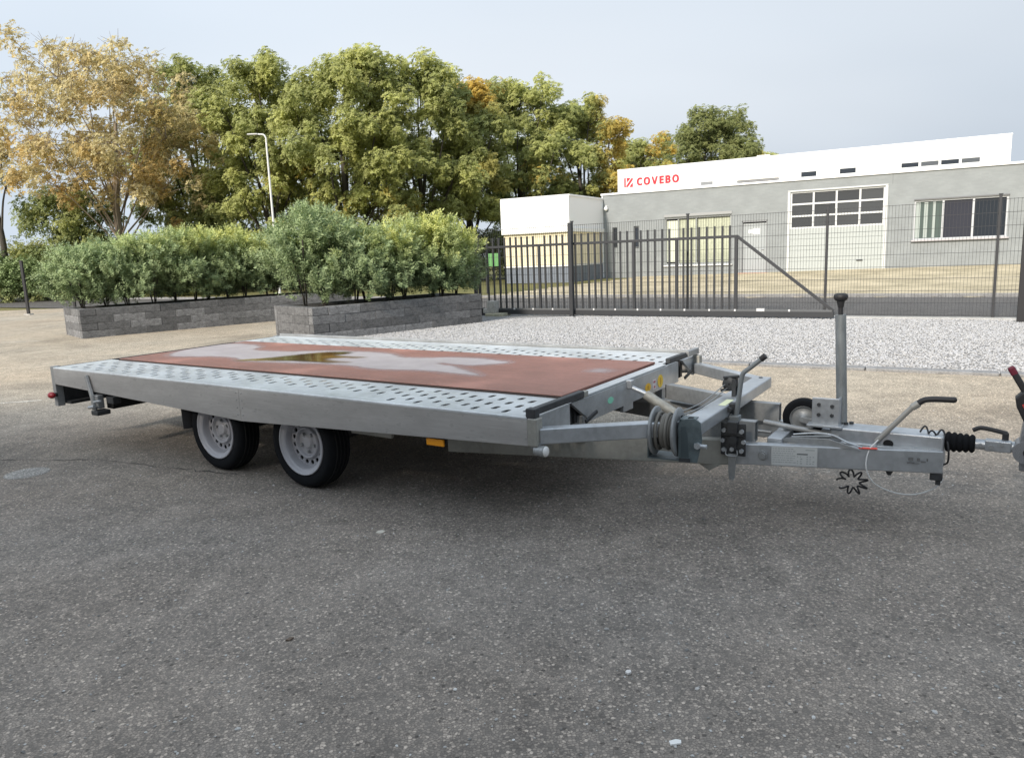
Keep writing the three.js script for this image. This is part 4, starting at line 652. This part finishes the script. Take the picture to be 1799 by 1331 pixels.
// ------------------------------------------------------------ planters of stacked concrete blocks, with hedges
const blotch = tex(512, 512, (u, v) => clamp(0.60 + 0.9 * (fbm(u, v, 7, 6, 301) - 0.5) + 0.5 * (fbm(u, v, 40, 3, 305) - 0.5)));
const blockMats = [0.12, 0.15, 0.18, 0.135, 0.215].map((v, k) => std([v * 1.55, v * 1.57, v * 1.60], 0.92, 0, { map: again(blotch, 1.3 + 0.17 * k), bumpMap: again(grainBump, 3), bumpScale: 0.004 }));
const BL = 0.60, BH = 0.145, BD = 0.15, blockGeo = [0, 1, 2].map(k => box(BL - 0.003, BH - 0.002, BD, 0, 0, 0, 0.005)), blockHalf = box(BL / 2 - 0.008, BH - 0.007, BD, 0, 0, 0, 0.010);
function planter(label, x, z, yaw, len, wid) {            // origin at the near-left corner, long side along +X, depth along -Z
  const P = thing('block_planter', label, 'planter', [x, 0, z], yaw, null), n = Math.round(len / BL), m = Math.round(wid / BL);
  const put = (half, px, py, pz, ry) => { const b = part('block', half ? blockHalf : blockGeo[Math.floor(rnd() * 3)], blockMats[Math.floor(rnd() * 5)], P); b.position.set(px + rr(-0.002, 0.002), py, pz + rr(-0.004, 0.004)); b.rotation.y = ry + rr(-0.004, 0.004); };
  for (let c = 0; c < 4; c++) {
    const y = BH * (c + 0.5) - 0.005, odd = c % 2;
    if (odd) put(true, BL / 4 + 0.0, y, -BD / 2, 0);
    for (let k = 0; k < n - odd; k++) put(false, (k + 0.5 + odd * 0.5) * BL, y, -BD / 2, 0);
    if (odd) put(true, n * BL - BL / 4, y, -BD / 2, 0);
    for (let k = 0; k < m; k++) put(false, BD / 2, y, -BD - 0.004 - (k + 0.5) * BL, Math.PI / 2);
    for (let k = 0; k < m; k++) put(false, n * BL - BD / 2, y, -BD - 0.004 - (k + 0.5) * BL, Math.PI / 2);
  }
  part('soil', box(n * BL - 2 * BD, 0.42, m * BL - 0.02, n * BL / 2, 0.24, -BD - m * BL / 2), std([0.07, 0.055, 0.04], 1), P);
  part('back_wall', box(n * BL, BH * 4 - 0.01, 0.10, n * BL / 2, BH * 2 - 0.005, -BD - m * BL - 0.06), blockMats[1], P);
}
const leafMat = (rough = 0.55, tr = 0.32, vc = true) => new THREE.MeshPhysicalMaterial({ color: 0xffffff, vertexColors: vc, roughness: rough, transmission: tr, thickness: 0, side: THREE.DoubleSide, specularIntensity: 0.35 });
function leaf(L, W, fold = 0.22) {                        // one leaf, two folded halves, root at 0 along +Y
  const z = W * fold, g = new THREE.BufferGeometry();
  g.setAttribute('position', new THREE.Float32BufferAttribute([0, 0, 0, W / 2, L * 0.45, z, 0, L, 0, -W / 2, L * 0.45, z], 3)); g.setIndex([0, 1, 2, 0, 2, 3]); g.computeVertexNormals(); return g;
}
function sprig(n, L, W, len, spread) {                    // a twig with n leaves round it
  const a = [];
  for (let k = 0; k < n; k++) { const g = leaf(L * rr(0.75, 1.2), W * rr(0.8, 1.2)); g.rotateX(rr(0.5, 1.25) * spread); g.rotateY(k * 2.4 + rr(-0.5, 0.5)); g.translate(0, len * (k + 0.3) / n, 0); a.push(g); }
  return mergeGeometries(a);
}
function spray(n, L, W, len) {                            // a flat twig: leaves to both sides, faces turned towards +Y
  const a = [];
  for (let k = 0; k < n; k++) { const g = leaf(L * rr(0.75, 1.2), W * rr(0.8, 1.2)); g.rotateX(Math.PI / 2 * -1); g.rotateZ(rr(-0.6, 0.6)); g.rotateX(rr(-0.55, 0.35)); g.rotateY((k % 2 ? 1 : -1) * rr(0.5, 1.4)); g.translate(0, rr(-0.03, 0.03), -len * (k + 0.3) / n); a.push(g); }
  return mergeGeometries(a).translate(0, 0, len / 2);
}
class Leaves {                                            // gathers places and tints of twigs, ends as one mesh (or as instances for uncountable growth)
  constructor(geo, mat) { this.geo = geo; this.mat = mat; this.m = []; this.c = []; this.o = new THREE.Object3D(); }
  add(p, dir, s, col) { const o = this.o; o.position.copy(p); o.quaternion.setFromUnitVectors(V(0, 1, 0), dir); o.rotateY(rr(0, 6.3)); o.scale.setScalar(s); o.updateMatrix(); this.m.push(o.matrix.clone()); this.c.push(col); }
  build(name, parent) {                                   // merged, so that the crown is one solid part
    const sp = this.geo.attributes.position, sn = this.geo.attributes.normal, si = this.geo.index, nv = sp.count, N = this.m.length, pos = new Float32Array(N * nv * 3), nor = new Float32Array(N * nv * 3), col = new Float32Array(N * nv * 3), idx = new Uint32Array(N * si.count), v = V(), n3 = new THREE.Matrix3();
    for (let k = 0; k < N; k++) {
      const M4 = this.m[k], c = this.c[k]; n3.getNormalMatrix(M4);
      for (let i = 0; i < nv; i++) { const o = (k * nv + i) * 3; v.fromBufferAttribute(sp, i).applyMatrix4(M4).toArray(pos, o); v.fromBufferAttribute(sn, i).applyMatrix3(n3).normalize().toArray(nor, o); col[o] = c[0]; col[o + 1] = c[1]; col[o + 2] = c[2]; }
      for (let i = 0; i < si.count; i++) idx[k * si.count + i] = k * nv + si.getX(i);
    }
    const g = new THREE.BufferGeometry(); g.setAttribute('position', new THREE.BufferAttribute(pos, 3)); g.setAttribute('normal', new THREE.BufferAttribute(nor, 3)); g.setAttribute('color', new THREE.BufferAttribute(col, 3)); g.setIndex(new THREE.BufferAttribute(idx, 1));
    const mesh = new THREE.Mesh(g, this.mat); mesh.name = name; mesh.castShadow = mesh.receiveShadow = true; parent.add(mesh); TRI.n += idx.length / 3; return mesh;
  }
  instances(name, parent) {
    const im = new THREE.InstancedMesh(this.geo, this.matPlain || this.mat, this.m.length), c = new THREE.Color();
    this.m.forEach((m, i) => { im.setMatrixAt(i, m); im.setColorAt(i, c.setRGB(...this.c[i])); });
    im.name = name; im.castShadow = im.receiveShadow = true; parent.add(im); return im;
  }
}
const TRI = { n: 0 }, jit = k => v => v * k;
const lerp3 = (a, b, t) => [mix(a[0], b[0], t), mix(a[1], b[1], t), mix(a[2], b[2], t)];
const dirOf = () => { const z = rr(-1, 1), a = rr(0, 6.2832), s = Math.sqrt(1 - z * z); return V(s * Math.cos(a), z, s * Math.sin(a)); };
const bark = std([0.13, 0.115, 0.095], 0.95, 0, { map: again(cloudy, 1.5), bumpMap: again(grainBump, 2), bumpScale: 0.01 });
const hedgeSprigs = [sprig(11, 0.064, 0.026, 0.15, 1.1)];
function hedge(label, x, z, yaw, len, wid, hAt, tint) {
  const H = thing('hedge', label, 'hedge', [x, 0, z], yaw), lv = new Leaves(hedgeSprigs[0], leafMat(0.55, 0.35)), stems = [];
  const n = Math.round(len / 0.42);
  for (let k = 0; k < n; k++) {                           // one bush after the other
    const bx = (k + 0.5) * len / n + rr(-0.08, 0.08), bz = -wid * rr(0.32, 0.68), h = hAt(bx / len) * rr(0.93, 1.06), st = [];
    for (let q = 0; q < 5; q++) { const a = rr(0, 6.3), r = rr(0.12, 0.42); st.push(tube([[bx + rr(-0.03, 0.03), 0.4, bz + rr(-0.03, 0.03)], [bx + r * 0.35 * Math.cos(a), 0.4 + (h - 0.4) * 0.4, bz + r * 0.35 * Math.sin(a)], [bx + r * Math.cos(a), h * 0.85, bz + r * Math.sin(a)]], rr(0.008, 0.016), 8, 5)); }
    part('stem', st, bark, H);
    const shoots = 76;
    for (let s = 0; s < shoots; s++) {
      const a = rr(0, 6.3), u = Math.pow(rnd(), 0.75), y = mix(0.62, h, u), bulge = 0.30 + 0.27 * Math.sin(Math.PI * clamp(0.20 + 0.62 * u)), r = bulge * Math.sqrt(rnd()) * 1.06;
      const c = V(bx + r * Math.cos(a) * 0.95, y, bz + r * Math.sin(a) * wid * 0.95), out = V(Math.cos(a) * 0.7, 0.65 + rr(-0.2, 0.6), Math.sin(a) * 0.7).normalize();
      const m = 12, R = rr(0.09, 0.19), cl = rnd();
      for (let q = 0; q < m; q++) {
        const p = c.clone().addScaledVector(dirOf(), R * Math.cbrt(rnd())); p.addScaledVector(out, rr(0, 0.10));
        if (p.y < 0.585) continue;
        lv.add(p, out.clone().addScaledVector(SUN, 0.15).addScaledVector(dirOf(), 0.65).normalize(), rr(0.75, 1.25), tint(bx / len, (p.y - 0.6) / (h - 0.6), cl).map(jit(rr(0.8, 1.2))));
      }
    }
    for (let s = 0; s < 9; s++) {                         // upright young shoots on top
      const p0 = V(bx + rr(-0.25, 0.25), h * rr(0.93, 1.0), bz + rr(-0.25, 0.25)), d = V(rr(-0.3, 0.3), 1, rr(-0.3, 0.3)).normalize(), L = rr(0.06, 0.24), cl = rnd();
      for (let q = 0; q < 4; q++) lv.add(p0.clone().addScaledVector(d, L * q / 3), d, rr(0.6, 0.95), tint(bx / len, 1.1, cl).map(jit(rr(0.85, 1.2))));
    }
  }
  lv.build('foliage', H);
}
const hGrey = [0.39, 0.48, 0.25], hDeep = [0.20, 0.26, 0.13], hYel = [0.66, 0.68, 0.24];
const PY = 0.72;
planter('long low planter of grey stacked blocks on the left, ending behind the other planter', -8.42, -14.46, PY, 6.0, 1.2);
planter('shorter low planter of grey stacked blocks beside the gravel and the gate', -3.24, -12.1, PY, 3.6, 1.2);
const hp = (x, z, s, w) => [x + s * Math.cos(PY) + w * Math.sin(PY), z - s * Math.sin(PY) + w * Math.cos(PY)];
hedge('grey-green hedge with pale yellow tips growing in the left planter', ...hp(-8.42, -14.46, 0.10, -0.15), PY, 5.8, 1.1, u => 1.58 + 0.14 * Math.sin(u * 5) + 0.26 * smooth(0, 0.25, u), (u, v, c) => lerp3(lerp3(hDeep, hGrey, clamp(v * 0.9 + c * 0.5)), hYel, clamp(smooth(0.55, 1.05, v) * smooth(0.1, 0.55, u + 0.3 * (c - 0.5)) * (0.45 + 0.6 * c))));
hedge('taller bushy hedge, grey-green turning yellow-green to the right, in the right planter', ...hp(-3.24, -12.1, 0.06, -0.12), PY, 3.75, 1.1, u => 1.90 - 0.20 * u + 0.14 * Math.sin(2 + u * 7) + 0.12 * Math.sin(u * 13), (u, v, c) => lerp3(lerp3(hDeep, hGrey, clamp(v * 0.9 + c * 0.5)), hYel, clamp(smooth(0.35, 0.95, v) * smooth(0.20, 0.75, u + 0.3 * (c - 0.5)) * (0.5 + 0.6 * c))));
// ------------------------------------------------------------ trees
const treeSprigs = [spray(7, 0.115, 0.078, 0.25), spray(6, 0.14, 0.09, 0.24)];
const treeLeaf = leafMat(0.65, 0.5), growthLeaf = leafMat(0.65, 0.35, false);
function tree(label, x, z, top, cb, rad, cols, o = {}) {
  const { clumps = 95, per = 95, trunkR = 0.20, lean = 0, open = 0, squash = 0.8, bare = 0, bk = bark, thin = 1, twigs = 0 } = o;
  const G = thing('deciduous_tree', label, 'tree', [x, 0, z]), lv = new Leaves(treeSprigs[0], treeLeaf);
  const hgt = top - cb, trunkTop = cb + hgt * 0.55, tp = [V(0, 0, 0), V(lean * 0.3 + rr(-0.15, 0.15), cb * 0.5, rr(-0.15, 0.15)), V(lean * 0.7 + rr(-0.2, 0.2), cb, rr(-0.2, 0.2)), V(lean + rr(-0.3, 0.3), trunkTop, rr(-0.3, 0.3))];
  const curve = new THREE.CatmullRomCurve3(tp), limbs = [];
  const taper = (c, r0, r1, n, seg) => { const g = new THREE.TubeGeometry(c, n, 1, seg), p = g.attributes.position; for (let i = 0; i <= n; i++) { const q = c.getPointAt(i / n), r = mix(r0, r1, i / n); for (let j = 0; j <= seg; j++) { const k = i * (seg + 1) + j; p.setXYZ(k, q.x + (p.getX(k) - q.x) * r, q.y + (p.getY(k) - q.y) * r, q.z + (p.getZ(k) - q.z) * r); } } return g.toNonIndexed(); };
  part('trunk', taper(curve, trunkR * 1.25, trunkR * 0.35, 14, 8), bk, G);
  // lobes give the crown its uneven outline; each is carried by a limb of its own
  const lobes = [], nl = o.lobes || 10;
  for (let k = 0; k < nl; k++) { const a = k * 2.4 + rr(-0.4, 0.4), u = (k + rr(0.1, 0.9)) / nl, w = Math.sin(Math.PI * clamp(0.22 + 0.62 * u)); lobes.push({ c: V(lean + rad * 0.66 * w * Math.cos(a), cb + hgt * (0.08 + 0.76 * u), rad * 0.66 * w * Math.sin(a)), r: rad * rr(0.40, 0.58) * (o.full || 1), t: rnd() }); }
  if (o.full) lobes.push({ c: V(lean, mix(cb, top, 0.52), 0), r: rad * 0.78, t: rnd() }, { c: V(lean, mix(cb, top, 0.60), 0.5), r: rad * 0.74, t: rnd() }, { c: V(lean + rad * 0.3, mix(cb, top, 0.5), 0.5), r: rad * 0.66, t: rnd() }, { c: V(lean - rad * 0.3, mix(cb, top, 0.5), 0.5), r: rad * 0.66, t: rnd() });
  lobes.push({ c: V(lean + rr(-0.3, 0.3), top - rad * 0.45, 0), r: rad * 0.45, t: rnd() });
  for (const lb of lobes) { const f = clamp((lb.c.y - cb) / hgt), from = curve.getPoint(clamp(0.34 + 0.55 * f * rr(0.6, 1))); limbs.push(taper(new THREE.CatmullRomCurve3([from, from.clone().lerp(lb.c, 0.5).add(V(rr(-0.2, 0.2), rr(0.0, 0.4), rr(-0.2, 0.2))), lb.c]), trunkR * 0.38 * thin, 0.03 * thin, 8, 6)); }
  for (let k = 0; k < clumps; k++) {
    const lb = lobes[k % lobes.length], d = dirOf(); if (d.y < -0.5) d.y *= -0.5;
    const c = lb.c.clone().addScaledVector(d.normalize(), lb.r * Math.pow(rnd(), 0.40)); c.y = Math.min(c.y, top - 0.25);
    const cr = rr(0.40, 0.80) * Math.min(1, rad / 2.6 + 0.15), th = rnd();
    const f = clamp((c.y - cb) / hgt);
    if (rnd() < 0.45) limbs.push(taper(new THREE.CatmullRomCurve3([lb.c.clone().add(V(rr(-0.3, 0.3), rr(-0.5, 0.3), rr(-0.3, 0.3))), lb.c.clone().lerp(c, 0.55).add(V(rr(-0.3, 0.3), rr(-0.1, 0.25), rr(-0.3, 0.3))), c]), 0.024 * thin, 0.008, 5, 4));
    for (let t = 0; t < twigs; t++) { const d2 = dirOf(); d2.y = Math.abs(d2.y); limbs.push(rod(c.toArray(), c.clone().addScaledVector(d2, cr * rr(0.8, 1.4)).toArray(), 0.014, 0.005, 4)); }
    const n = Math.round(per * cr * cr * rr(0.75, 1.25) * 2.9 * (1 - bare * f));
    for (let q = 0; q < n; q++) {
      const e = dirOf(), p = c.clone(); const s = cr * Math.pow(rnd(), 0.45); p.x += e.x * s; p.y += e.y * s * squash; p.z += e.z * s;
      if (p.y < cb - 0.9) continue;
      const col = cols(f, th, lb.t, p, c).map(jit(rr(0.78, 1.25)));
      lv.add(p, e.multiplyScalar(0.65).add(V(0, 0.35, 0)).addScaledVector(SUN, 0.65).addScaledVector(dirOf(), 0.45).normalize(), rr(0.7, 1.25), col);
    }
  }
  part('limbs', limbs, bk, G);
  lv.build('crown', G);
  return G;
}
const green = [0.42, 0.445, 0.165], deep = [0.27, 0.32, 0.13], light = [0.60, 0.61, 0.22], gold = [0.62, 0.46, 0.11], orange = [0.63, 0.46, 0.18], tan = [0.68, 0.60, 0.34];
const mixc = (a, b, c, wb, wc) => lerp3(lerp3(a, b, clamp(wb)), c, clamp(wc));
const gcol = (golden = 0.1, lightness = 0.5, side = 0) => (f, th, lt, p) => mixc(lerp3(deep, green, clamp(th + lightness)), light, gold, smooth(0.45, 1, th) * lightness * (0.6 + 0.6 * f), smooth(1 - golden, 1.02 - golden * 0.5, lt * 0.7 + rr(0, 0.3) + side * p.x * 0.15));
tree('tall autumn tree with sparse tan and orange leaves, leftmost full tree', -18.3, -36, 11.7, 3.6, 4.7, (f, th, lt) => mixc(tan, orange, [0.30, 0.27, 0.08], smooth(0.3, 0.9, th) * (1.15 - f), smooth(0.72, 1, lt) * 0.8), { clumps: 260, per: 52, trunkR: 0.20, lobes: 16, bare: 0.45, twigs: 4, thin: 0.6, bk: std([0.27, 0.22, 0.17], 0.95) });
tree('slim tree with rusty leaves and dark bare trunk at the left picture edge', -24.3, -36, 9.0, 5.2, 1.7, (f, th) => mixc(orange, tan, green, th, 0.25 * th), { clumps: 40, per: 50, trunkR: 0.15, lobes: 5, twigs: 3 });
tree('low dark green tree growing under the left side of the tan autumn tree', -21.6, -38, 5.6, 1.6, 2.6, gcol(0.02, 0.0), { clumps: 70, per: 70, trunkR: 0.12, lobes: 8 });
tree('low dark green tree between the tan autumn tree and the white lamp post', -15.2, -39, 5.4, 1.5, 2.3, gcol(0.02, 0.0), { clumps: 60, per: 70, trunkR: 0.12, lobes: 8 });
tree('green tree rising behind the right side of the tan autumn tree', -17.0, -42, 12.5, 2.8, 3.6, gcol(0.12, 0.35), { clumps: 150, trunkR: 0.20, lobes: 12 });
tree('green tree directly behind the white lamp post', -11.6, -37, 11.3, 2.6, 3.0, gcol(0.16, 0.65), { clumps: 140, trunkR: 0.17, lobes: 12 });
tree('tallest of the green trees, first one right of the white lamp post', -7.3, -36, 11.2, 2.5, 3.7, gcol(0.16, 0.7), { clumps: 190, trunkR: 0.22, lobes: 14 });
tree('green tree over the middle of the right hedge, on the right of the tallest tree', -4.2, -38, 10.8, 2.4, 3.1, gcol(0.2, 0.5), { clumps: 140, trunkR: 0.18, lobes: 12 });
tree('yellowing tree with a golden top in the middle of the row', -1.8, -40.5, 10.5, 2.4, 2.7, (f, th, lt) => mixc(lerp3(deep, green, th), light, gold, 0.5 * th, smooth(0.66, 0.95, f) * 0.8 + 0.35 * smooth(0.6, 1, lt)), { clumps: 115, trunkR: 0.17, lobes: 11 });
tree('broad dark green tree above the left end of the white annex', 1.1, -44, 11.0, 2.6, 3.6, gcol(0.16, 0.4), { clumps: 165, trunkR: 0.2, lobes: 13 });
tree('green tree with a golden right flank, close to the left end of the white storey', 4.6, -45, 10.3, 3.0, 3.1, (f, th, lt, p) => mixc(lerp3(deep, green, th), light, gold, 0.5 * th, smooth(0.2, 1.9, p.x + rr(-0.6, 0.6)) * 0.8), { clumps: 130, trunkR: 0.18, lobes: 12 });
tree('small yellow-green tree peeping over the roof above the red lettering', 9.8, -54, 9.2, 4.0, 2.6, gcol(0.35, 0.7), { clumps: 75, trunkR: 0.16 });
tree('round dense dark green tree standing behind the white roof', 15.8, -60, 11.7, 4.5, 4.4, (f, th) => lerp3(deep, green, 0.3 + 0.5 * th).map(v => v * 0.8), { clumps: 250, per: 66, trunkR: 0.3, lobes: 7, full: 1.1 });
tree('low yellowish treetop at the right foot of the round tree, over the roof', 22.2, -66, 9.7, 5.0, 2.8, gcol(0.5, 0.6), { clumps: 60, trunkR: 0.18 });
// dark growth under the trees, and the paler thicket at the left edge
function growth(name, label, cat, x0, x1, zc, zw, hAt, col, n, size = 1) {
  const lv = new Leaves(treeSprigs[1], treeLeaf), G = new THREE.Group(); G.name = numbered(name); scene.add(G);
  for (let k = 0; k < n; k++) {
    const x = rr(x0, x1), u = (x - x0) / (x1 - x0), hh = hAt(u) * (0.7 + 0.3 * vnoise(x * 0.9 + 90, 3, 9999, 12)), z = zc + rr(-zw, zw) * 0.5, y = hh * Math.pow(rnd(), 0.7), th = vnoise(x * 0.8 + 60, y * 0.9 + 60, 9999, 4);
    for (let q = 0; q < 12; q++) { const p = V(x, y, z).addScaledVector(dirOf(), 0.34 * Math.cbrt(rnd())); if (p.y > 0) lv.add(p, V(rr(-0.6, 0.6), 1, rr(-0.6, 0.6)).normalize(), rr(0.6, 1.05) * size, col(u, y / hh, th).map(jit(rr(0.75, 1.25)))); }
  }
  scene.remove(G); lv.matPlain = growthLeaf; const im = lv.instances(G.name, scene); im.userData.kind = 'stuff'; return tag(im, label, cat);
}
growth('undergrowth', 'dark green undergrowth below the tree row', 'undergrowth', -27, 3.5, -41.5, 4, u => 2.2 + 1.6 * vnoise(u * 14 + 5, 1, 999, 2), (u, v, t) => mixc(deep, green, orange, t, smooth(0.75, 1, t) * 0.4), 3300, 1.1);
growth('thicket', 'pale green thicket behind the slim black posts at the left edge', 'bushes', -29, -14, -35.0, 2.4, u => 2.5 + 0.5 * Math.sin(u * 9), (u, v, t) => mixc(hGrey, [0.20, 0.28, 0.09], gold, t, 0.3 * smooth(0.35, 0, v)), 1250, 0.9);
// ------------------------------------------------------------ small things lying on the asphalt
{
  const flake = (pts, h) => extr(pts, h, [], 0.0008);
  const put = (name, g, m, x, z, ry, label, cat) => { const o = solo(name, turn(g, -Math.PI / 2), m, label, cat); o.position.set(x, 0.0016, z); o.rotation.y = ry; };
  put('paper_scrap', flake([[-0.016, -0.007], [0.012, -0.009], [0.017, 0.002], [0.006, 0.009], [-0.014, 0.007]], 0.004), std([0.78, 0.78, 0.76], 0.8), 0.40, -1.78, 0.2, 'white scrap lying on the asphalt nearest the lower right of the picture', 'scrap');
  put('stone_chip', flake([[-0.010, -0.004], [0.002, -0.008], [0.010, 0.0], [0.003, 0.008], [-0.008, 0.006]], 0.006), std([0.70, 0.68, 0.66], 0.8), 0.33, -2.12, 0.8, 'pale stone chip on the asphalt below the drawbar', 'stone');
  put('leaf', turn(flake([[-0.022, 0], [-0.006, -0.012], [0.012, -0.009], [0.024, 0.002], [0.008, 0.012], [-0.010, 0.010]], 0.004), 0.3), std([0.62, 0.58, 0.50], 0.8), -0.67, -3.41, 0.3, 'pale dry leaf on the asphalt in front of the trailer shadow', 'leaf');
  put('leaf', turn(flake([[-0.014, 0], [-0.003, -0.006], [0.014, 0.002], [0.002, 0.007]], 0.005), 0.3), std([0.16, 0.12, 0.09], 0.8), -0.82, -2.41, 0.5, 'small brown leaf lying alone in the middle of the asphalt', 'leaf');
  const c = struct('utility_cover', uvm(new THREE.CylinderGeometry(0.13, 0.135, 0.005, 40)), std([0.80, 0.76, 0.70], 0.9, 0, { map: again(asphaltMap, 1 / 2.4) })); c.position.set(-3.25, 0.001, -4.74);
}
// a crack in the asphalt and two worn pale lines on the left
{
  const strip = (pts, w, j) => { const up = [], dn = []; pts.forEach(([x, z], k) => { const q = pts[Math.min(k + 1, pts.length - 1)], p = pts[Math.max(k - 1, 0)], l = Math.hypot(q[0] - p[0], q[1] - p[1]), nx = -(q[1] - p[1]) / l, nz = (q[0] - p[0]) / l, h = w * rr(1 - j, 1 + j) / 2; up.push([x + nx * h, z + nz * h]); dn.push([x - nx * h, z - nz * h]); }); return [...up, ...dn.reverse()]; };
  const line = (a, b, n, wob) => Array.from({ length: n + 1 }, (_, k) => [mix(a[0], b[0], k / n) + rr(-wob, wob), mix(a[1], b[1], k / n) + rr(-wob, wob)]);
  sheet(strip([...line([-4.6, -5.25], [-2.9, -5.0], 26, 0.025), ...line([-2.85, -4.98], [-1.75, -4.50], 18, 0.022)], 0.008, 0.85), 0.003, std([0.085, 0.078, 0.07], 1), 'asphalt_crack');
  const pale = std([0.62, 0.59, 0.52], 0.9, 0, { map: again(asphaltMap, 1 / 2.4) }); pale.color.setRGB(1.5, 1.42, 1.26);
  sheet(strip(line([-7.5, -7.0], [-4.9, -7.55], 20, 0.012), 0.055, 0.5), 0.003, pale, 'worn_line');
  sheet(strip(line([-14.5, -14.2], [-9.2, -14.35], 20, 0.015), 0.07, 0.4), 0.003, pale, 'worn_line');
}
// unseen hall added behind the viewer to throw shade over the near asphalt
{
  const Hh = thing('added_hall', 'large grey hall added unseen behind the viewer to cast shade', 'hall', [-6.6, 0, 5.6], -0.30);
  const hm = std([0.30, 0.31, 0.32], 0.7, 0.2, { map: again(cloudy, 0.2) });
  part('wall', [box(34, 7.2, 0.25, 2, 3.6, 0.2), box(0.25, 7.2, 14, -15, 3.6, 7), box(0.25, 7.2, 14, 19, 3.6, 7), box(34, 7.2, 0.25, 2, 3.6, 14)], hm, Hh); part('roof', box(34.6, 0.25, 14.6, 2, 7.3, 7.1), hm, Hh);
  for (const x of [-8, 0, 8]) part('roller_door', box(4, 4.2, 0.12, x, 2.1, 0.02), std([0.45, 0.46, 0.47], 0.6), Hh);
}
// ------------------------------------------------------------ render
console.log('leaf triangles', TRI.n);
scene.environmentIntensity = 1;
camera.updateMatrixWorld();
const renderer = new THREE.WebGLRenderer({ antialias: true });
renderer.setSize(1024, 757);
renderer.toneMapping = THREE.LinearToneMapping;
renderer.toneMappingExposure = EXPOSURE;
renderer.shadowMap.enabled = true;
renderer.shadowMap.type = THREE.PCFSoftShadowMap;
renderer.render(scene, camera);
